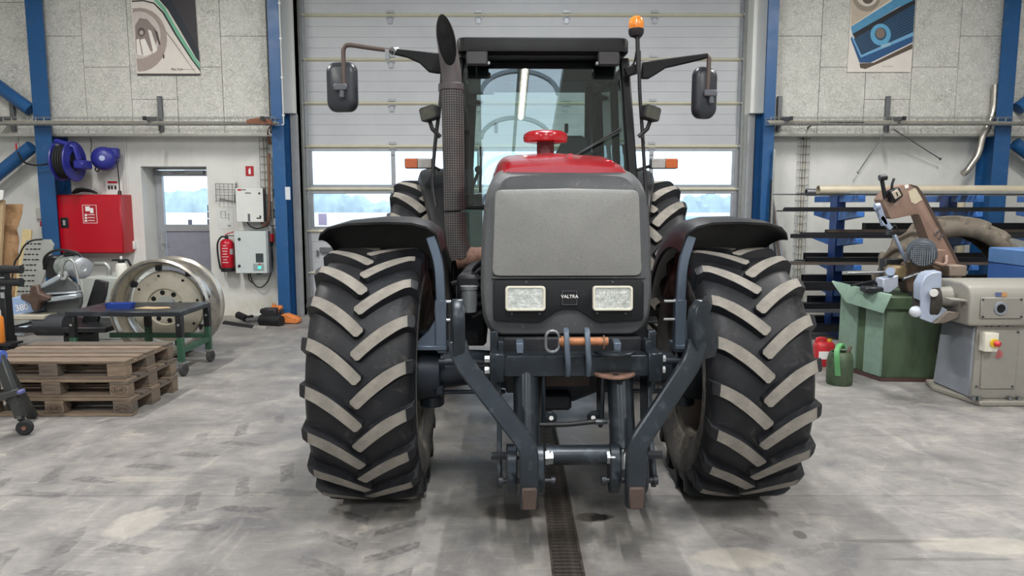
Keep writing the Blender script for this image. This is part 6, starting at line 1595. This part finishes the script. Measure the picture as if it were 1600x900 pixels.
arm = [(1378, 312), (1385, 301), (1400, 291), (1420, 287), (1434, 291), (1444, 304), (1476, 364), (1506, 424), (1505, 434), (1480, 433), (1455, 385), (1436, 334), (1392, 343)]
q = MB(); o, poly = ploop(arm, AY); q.prism([(p.x, p.y) for p in fillet([Vector((a, b, 0)) for a, b in poly + [poly[0]]], .03, 3)][:-1], .16, front(o), -.16); am = q.build('saw_arm', BRN, bsw, bevel=.012, seg=2)
q = MB(); pprism(q, [(1423, 288), (1434, 291), (1444, 304), (1476, 364), (1506, 424), (1502, 424), (1472, 366), (1440, 306), (1431, 294)], AY - .006, .01); q.build('arm_edge', mat('dark_band_edge', '#4a3b35', .6), am)
q = MB(); pprism(q, [(1419, 299), (1431, 293), (1441, 312), (1430, 319), (1424, 316)], AY - .004, .006); q.build('rating_plate', mat('cream_plate', '#c4b9a0', .5, var=.1, scale=30), am)
q = MB(); pprism(q, [(1413, 290), (1419, 288), (1420, 293), (1415, 295)], AY - .004, .006); q.build('small_label', PRINT_WHITE, am)
gb = thing_off = None
q = MB(); pprism(q, [(1391, 298), (1406, 292), (1413, 306), (1398, 318)], AY - .10, .10); gbx = q.build('gauge_box', BLACK, am, bevel=.012)
q = MB(); pprism(q, [(1393.5, 300), (1403.5, 296), (1409, 305), (1399, 312)], AY - .108, .01); q.build('gauge_face', mat('pale_gauge', '#b5aa98', .4), gbx, bevel=.004)
q = MB(); pprism(q, [(1400, 301), (1401.5, 300), (1404, 306), (1402.5, 307)], AY - .111, .004); q.build('gauge_needle', PRINT_BLACK, gbx)
for i in range(3):
    q = MB(); q.cyl(P(1388 + 2.0 * i, 313 + 4 * i - (8 if i else 0), AY - .03), P(1388 + 2.0 * i, 313 + 4 * i - (8 if i else 0), AY), .010, n=8); q.build('vent_slot', INB, am)
for (x, y) in ((1462, 366), (1468, 372), (1472, 368), (1466, 362)): q = MB(); q.cyl(P(x, y, AY - .015), P(x, y, AY), .012, n=8); q.build('bolt', mat('dull_screw', '#5b5d60', .4, .6), am)
GUI = mat('pale_blue_steel', '#a3b0c9', .35, .4, var=.08)
q = MB(); q.bar([P(1371, 322, AY - .05), P(1382, 352, AY - .05)], .05, .05, (0, 1, 0)); q.bar([P(1376, 338, AY - .06), P(1392, 358, AY - .06)], .045, .03, (0, 1, 0)); q.build('upper_guide', GUI, bsw, bevel=.006)
q = MB(); q.cyl(P(1367, 323, AY - .08), P(1374, 322, AY - .08), .032, n=14); q.build('guide_knob', GUI, bsw)
q = MB(); q.bar([P(1397, 367, AY - .05), P(1416, 408, AY - .05)], .025, .035, (0, 1, 0)); q.build('lower_guide', GUI, bsw, bevel=.005)
q = MB(); q.tube([P(1380, 340, AY - .02), P(1394, 364, AY - .02), P(1418, 415, AY - .02)], .010, 6); q.build('saw_blade', STEEL, bsw)
q = MB(); q.cyl(P(1377, 276, AY - .03), P(1383, 310, AY - .03), .018, n=10); q.cyl(P(1374, 278, AY - .05), P(1385, 277, AY - .05), .028, n=12); q.build('tension_handle', BLACK, bsw)
q = MB(); q.tube(spline([P(1393, 300, AY - .03), P(1394, 288, AY - .03), P(1397, 279, AY - .03)], 4), .012); q.build('feed_lever', DARK_STEEL, bsw)
q = MB(); q.box(P(1391, 364, AY - .06), (.05, .06, .04)); q.tube(spline([P(1388, 363, AY - .05), P(1398, 352, AY - .06), P(1403, 362, AY - .06)], 4), .008); q.build('guide_clamp', BLACK, bsw, bevel=.006)
mcx = P(1441, 396, AY - .22)
Mm = frame(mcx, Vector((.90, -.43, 0)), (0, 0, 1)) @ Matrix.Rotation(math.radians(8), 4, 'X')
q = MB(); q.lathe([(.001, .055), (.08, .055), (.112, .045), (.122, .02), (.125, -.10), (.11, -.16), (.001, -.16)], Mm, 32); mo_ = q.build('motor', mat('slate_motor', '#4b5259', .45, .3, var=.12), bsw)
q = MB()
for i in range(-5, 6):
    w_ = math.sqrt(max(0, .10 ** 2 - (i * .018) ** 2))
    q.box(Mm @ Vector((i * .018, 0, .058)), (.006, .006, 2 * w_)); q.box(Mm @ Vector((0, i * .018, .058)), (2 * w_, .006, .006))
q.build('fan_grille', mat('pale_fan_grille', '#8d939b', .4, .4), mo_)['kind'] = 'stuff'
q = MB(); q.box(mcx + Vector((.17, .12, -.03)), (.14, .16, .12)); q.tube(spline([mcx + Vector((.10, .0, -.08)), mcx + Vector((.2, -.02, -.10)), mcx + Vector((.24, .03, -.02))], 5), .018); q.build('motor_bracket', BRN, bsw, bevel=.015)
q = MB(); pprism(q, [(1413, 412), (1425, 405), (1470, 418), (1476, 430), (1455, 440), (1430, 462), (1420, 462), (1413, 440)], AY - .02, .14); q.build('pivot_casting', mat('dark_brown_casting', '#5f4d42', .6, .2, var=.2), bsw, bevel=.012)
q = MB(); pprism(q, [(1384, 405), (1418, 405), (1420, 440), (1384, 440)], AY + .05, .12); q.build('vise_back', BLACK, bsw, bevel=.006)
q = MB(); pprism(q, [(1380, 436), (1392, 434), (1404, 430), (1404, 448), (1390, 458), (1379, 456)], AY - .16, .14); q.build('vise_jaw', mat('pale_vise', '#b5bccb', .45, .2, var=.08), bsw, bevel=.006)
q = MB(); q.cyl(P(1391, 424, AY - .18), P(1391, 424, AY - .04), .04, n=18); q.build('vise_screw_boss', GUI, bsw)
q = MB(); pspan(q, 1396, 416, 1420, 436, AY - .10, .2); q.build('vise_block', mat('ochre_block', '#7b6a4a', .6, var=.2), bsw, bevel=.02)
q = MB(); q.cyl(P(1411, 436, AY - .2), P(1441, 425, AY - .2), .018, n=12); q.build('vise_crank', STEEL, bsw)
q = MB(); q.cyl(P(1323, 427, AY), P(1384, 425, AY), .011, n=10); q.build('stop_rod', GALV, bsw)
q = MB(); q.cyl(P(1330, 446, AY - .1), P(1368, 438, AY), .010, n=8); q.cyl(P(1368, 440, AY), P(1378, 447, AY - .08), .03, n=10); q.build('scrap_clamp', DARK_STEEL, bsw)
q = MB(); q.box(P(1362, 452, AY - .1), (.16, .14, .05)); q.box(P(1432, 460, AY - .2), (.10, .12, .04)); q.build('tray_swarf', DARK_STEEL, bsw, bevel=.01)
q = MB(); q.box(P(1488, 422, AY - .06) + Vector((0, 0, 0)), (.16, .18, .10)); q.build('blade_box', mat('dusty_blade_box', '#86776a', .6, var=.12), bsw, bevel=.008)

# ---- pedestal grinder
GX0, GX1, GY = 3.72, 4.55, 5.72
gn = thing('pedestal_grinder', 'grey cast pedestal grinder standing at the right edge', 'grinder', (4.1, 5.9, 0), world=True)
GG = mat('beige_grey_casting', '#8b8880', .45, var=.08, scale=4, dirt=('#77736a', .2, 8))
GGL = mat('bluish_grey_casting', '#858a92', .5, var=.08, dirt=('#7d7f80', .2, 8))
bb0, bb1, bb2 = P(1457, 611, 6.2), P(1527, 633, 5.74), P(1640, 633, 5.74)
q = MB(); q.loft([[Vector((p[0], p[1], z)) for p in ((bb0.x, 6.2), (bb1.x, 5.70), (4.62, 5.70), (4.62, 6.45), (3.80, 6.45))] for z in (0, .045)]); q.build('base_plate', mat('worn_base_plate', '#8c877d', .6, var=.12), gn, bevel=.01)
zt1 = P(1520, 505, 5.75).z
xl0, xl1 = P(1519, 610, 5.77).x, P(1519, 505, 5.77).x
q = MB(); q.loft([[Vector((a, b, z)) for a, b in ((xl0 - s_ * .0, 5.77), (4.52, 5.77), (4.52, 6.33), (3.80 + s_, 6.33))] for z, s_ in ((.045, 0), (.30, .02), (zt1, .08))]); ped = q.build('pedestal', GG, gn, bevel=.02, seg=2)
# left face of the pedestal, a thin shell in a bluer grey
q = MB(); q.loft([[Vector((a, b, z)) for a, b in ((xl0 - .008, 5.79), (xl0 + .06, 5.80), (3.90, 6.32), (3.788 + k, 6.32))] for z, k in ((.046, 0), (.30, .02), (.60, .045), (zt1 - .03, .08))]); q.build('flank', GGL, gn, bevel=.015)
hz = P(1560, 473, 5.80).z
hr_ = P(1560, 441, 5.80).z - hz
q = MB(); hp = [(5.72 + .0, zt1 - .02), (5.72, hz + hr_ * .35), (5.76, hz + hr_ * .8), (5.86, hz + hr_), (6.15, hz + hr_), (6.28, hz + hr_ * .75), (6.33, hz + hr_ * .3), (6.33, zt1 - .02)]
x0h = P(1513, 470, 5.75).x
q.loft([[(x, a, b) for a, b in hp] for x in (x0h, 4.65)]); q.build('head_housing', GG, gn, bevel=.025, seg=3)
MB().cyl((x0h - .13, 6.0, hz + .02), (x0h + .02, 6.0, hz + .02), .085, .095, n=26).build('spindle_cap', GG, gn)
for k in range(6):
    a = 2 * PI * k / 6; MB().cyl((x0h - .018, 6.0 + .078 * math.cos(a), hz + .02 + .078 * math.sin(a)), (x0h - .002, 6.0 + .078 * math.cos(a), hz + .02 + .078 * math.sin(a)), .009, n=6).build('cap_screw', CHROME, gn)
q = MB(); q.lathe([(.03, -.04), (.155, -.04), (.165, -.03), (.165, .03), (.155, .04), (.03, .04)], frame((x0h - .19, 6.0, hz + .0), (0, 1, 0), (0, 0, 1)), 40); q.build('grinding_wheel', mat('dark_abrasive', '#38342f', .9, var=.2, scale=40), gn)
gp = [(1439, 470), (1439, 446), (1446, 432), (1457, 426), (1472, 425), (1471, 460), (1470, 478), (1481, 485), (1456, 505), (1438, 498)]
GUARD = mat('pale_blue_guard', '#a7b1c4', .4, .2, var=.06)
q = MB(); pprism(q, gp, 5.88, .02); gu = q.build('guard_plate', GUARD, gn, bevel=.006)
q = MB(); o, poly = ploop(gp, 5.90); q.loft([[front(o) @ Vector((a, b, 0)) for a, b in poly[:5]], [front(o) @ Vector((a + .05, b, -.20)) for a, b in poly[:5]]], closed=False); q.build('guard_shroud', GUARD, gn)
MB().cyl(P(1459, 458, 5.87), P(1459, 458, 5.82), .035, .03, n=18).build('guard_knob', mat('cream_knob', '#c9c9c4', .4), gu)
q = MB(); q.sphere(P(1431, 487, 5.92), .048, 20, 12, (1.1, .9, 1)); q.build('shade_lamp', mat('pearl_lamp', '#c3c8cf', .3), gn)
q = MB(); q.bar([P(1480, 467, 5.80), P(1506, 469, 5.80), P(1512, 488, 5.80)], .09, .02, (0, 0, 1)); q.build('tool_rest', GG, gn, bevel=.005)
q = MB(); q.cyl(P(1515, 486, 5.74), P(1530, 486, 5.74), .013, n=10); q.cyl(P(1518, 484, 5.74), P(1518, 488, 5.74), .02, n=8); q.build('rest_screw', CHROME, gn)
q = MB(); pprism(q, [(1460, 506), (1482, 487), (1506, 489), (1498, 496), (1476, 505)], 5.84, .16); q.build('spark_chute', mat('brown_chute', '#6f665c', .6, var=.15), gn, bevel=.005)
FY = 5.715
q = MB(); pspan(q, 1532, 465, 1600, 498, FY - .012, .014); fp = q.build('front_panel', GG, gn, bevel=.006)
q = MB(); c_ = P(1563, 482, FY - .012); q.lathe([(.036, .0), (.036, .012), (.052, .012), (.055, 0)], front(c_), 28); q.build('port_ring', GGL, fp)
MB().cyl(c_ + Vector((0, -.001, 0)), c_ + Vector((0, -.004, 0)), .037, n=28).build('port_hole', INB, fp)
q = MB(); pspan(q, 1531, 516, 1594, 608, 5.757, .014); lp2 = q.build('lower_panel', GG, gn, bevel=.006)
for (x, y) in ((1536, 468), (1596, 468), (1536, 495), (1596, 495)): MB().cyl(P(x, y, FY - .02), P(x, y, FY - .01), .009, n=8).build('panel_screw', DARK_STEEL, fp)
for (x, y) in ((1534, 519), (1591, 519), (1526, 604), (1582, 604)): MB().cyl(P(x, y, 5.748), P(x, y, 5.758), .009, n=8).build('panel_screw', DARK_STEEL, lp2)
for x in (1541, 1549, 1561, 1574): MB().cyl(P(x, 509 - .1, 5.755), P(x, 509 - .1, 5.768), .010, n=8).build('hole_plug', DARK_STEEL, ped)
sw_ = MB(); pspan(sw_, 1538, 520, 1562, 550, 5.68, .08); swo = sw_.build('switch_box', mat('cream_switch', '#d5d1c2', .45), gn, bevel=.012, seg=2)
c_ = P(1553, 536, 5.68)
MB().cyl(c_, c_ + Vector((0, -.015, 0)), .034, n=20).build('yellow_ring', mat('switch_yellow', '#d9b62e', .4), swo)
MB().cyl(c_ + Vector((.0, -.015, 0)), c_ + Vector((.02, -.045, -.004)), .022, n=16).build('red_knob', mat('switch_red', '#c43038', .4), swo)
MB().cyl(P(1559, 553, 5.752), P(1559, 553, 5.756), .035, n=20).build('red_disc', mat('faded_red', '#a8595b', .5), lp2)
q = MB(); pspan(q, 1556, 457, 1565, 463.5, 5.713, .006); q.build('maker_plate', mat('blue_plate', '#5a6690', .4), gn); q = MB(); pspan(q, 1565, 457, 1574, 463.5, 5.713, .006); q.build('maker_plate', mat('orange_plate', '#b98a5c', .4), gn)
for (x, y) in ((1521, 619), (1530, 617), (1578, 619), (1592, 619)):
    p_ = P(x, y, 5.735); MB().cyl((p_.x, 5.735, .045), (p_.x, 5.735, .075), .022, n=6).build('anchor_bolt', STEEL, gn)
q = MB(); q.tube(spline([P(1480, 470, 6.3), P(1466, 520, 6.35), P(1462, 545, 6.36), P(1470, 555, 6.35)], 6), .008); solo(q, 'grinder_cable', CABLE, 'thin black cable hanging between grinder and green cabinet', 'cable')

# ---- blue chest, canister and oil can
b0, b1 = P(1541, 440, 7.2), P(1680, 386, 7.2)
bc_ = thing('blue_chest', 'blue metal tool chest behind the grinder at the right edge', 'chest', ((b0.x + b1.x) / 2, 6.85, 0), world=True)
BC = mat('chest_blue', '#3f66a8', .4, var=.08); BCL = mat('chest_lid_blue', '#5b80b3', .4, var=.08)
MB().span(b0.x, b1.x, 6.5, 7.2, 0, P(1541, 410, 7.2).z).build('body', BC, bc_, bevel=.01)
MB().span(b0.x - .005, b1.x, 6.495, 7.2, P(1541, 409.5, 7.2).z, b1.z).build('lid', BCL, bc_, bevel=.01)
cx, cyy = P(1286, 571, 7.2).x, 7.2
rcn = thing('canister', 'red plastic canister on the floor beside the right front tyre', 'canister', (cx, cyy, 0), world=True)
RP = mat('red_plastic', '#c22a31', .4, var=.06)
q = MB(); o_ = rrect(.19, .14, .03, 4); q.loft([[(cx + a * k, cyy + b * k, z) for a, b in o_] for k, z in ((.95, 0), (1, .01), (1, .20), (.9, .235), (.72, .25))]); q.build('tank', RP, rcn, bevel=.004)
MB().cyl((cx + .05, cyy, .245), (cx + .05, cyy, .275), .026, n=16).build('cap', mat('yellow_cap', '#d7b23c', .4), rcn)
q = MB(); q.bar(fillet([(cx - .08, cyy, .24), (cx - .07, cyy, .28), (cx + .01, cyy, .28), (cx + .02, cyy, .245)], .02), .035, .02, (0, 1, 0)); q.build('handle', RP, rcn, bevel=.004)
MB().box((cx - .03, cyy - .071, .12), (.10, .002, .08)).build('label', PRINT_WHITE, rcn)
cx, cyy = P(1311, 597, 6.45).x, 6.45
ocn = thing('oil_can', 'grimy green oil can with hoop handle next to the red canister', 'can', (cx, cyy, 0), world=True)
OG = mat('grimy_green', '#4a5a44', .5, .2, var=.3, scale=8, dirt=('#3a332c', .35, 7))
MB().lathe([(.001, 0), (.105, 0), (.113, .012), (.114, .22), (.10, .28), (.085, .305), (.08, .30), (.09, .27), (.001, .265)], Matrix.Translation((cx, cyy, 0)), 32).build('body', OG, ocn)
q = MB(); q.tube(spline([(cx - .06, cyy - .10, .10), (cx - .075, cyy - .10, .24), (cx - .06, cyy - .06, .33), (cx, cyy, .37), (cx + .04, cyy + .03, .33)], 6), .012, 8, sect=[(-.8, -1.8), (.8, -1.8), (.8, 1.8), (-.8, 1.8)]); q.build('handle', mat('green_handle', '#5d9a63', .4), ocn)
MB().cyl((cx + .06, cyy, .28), (cx + .09, cyy, .35), .018, .014, n=12).build('spout', mat('brown_spout', '#5a4a3d', .6), ocn)
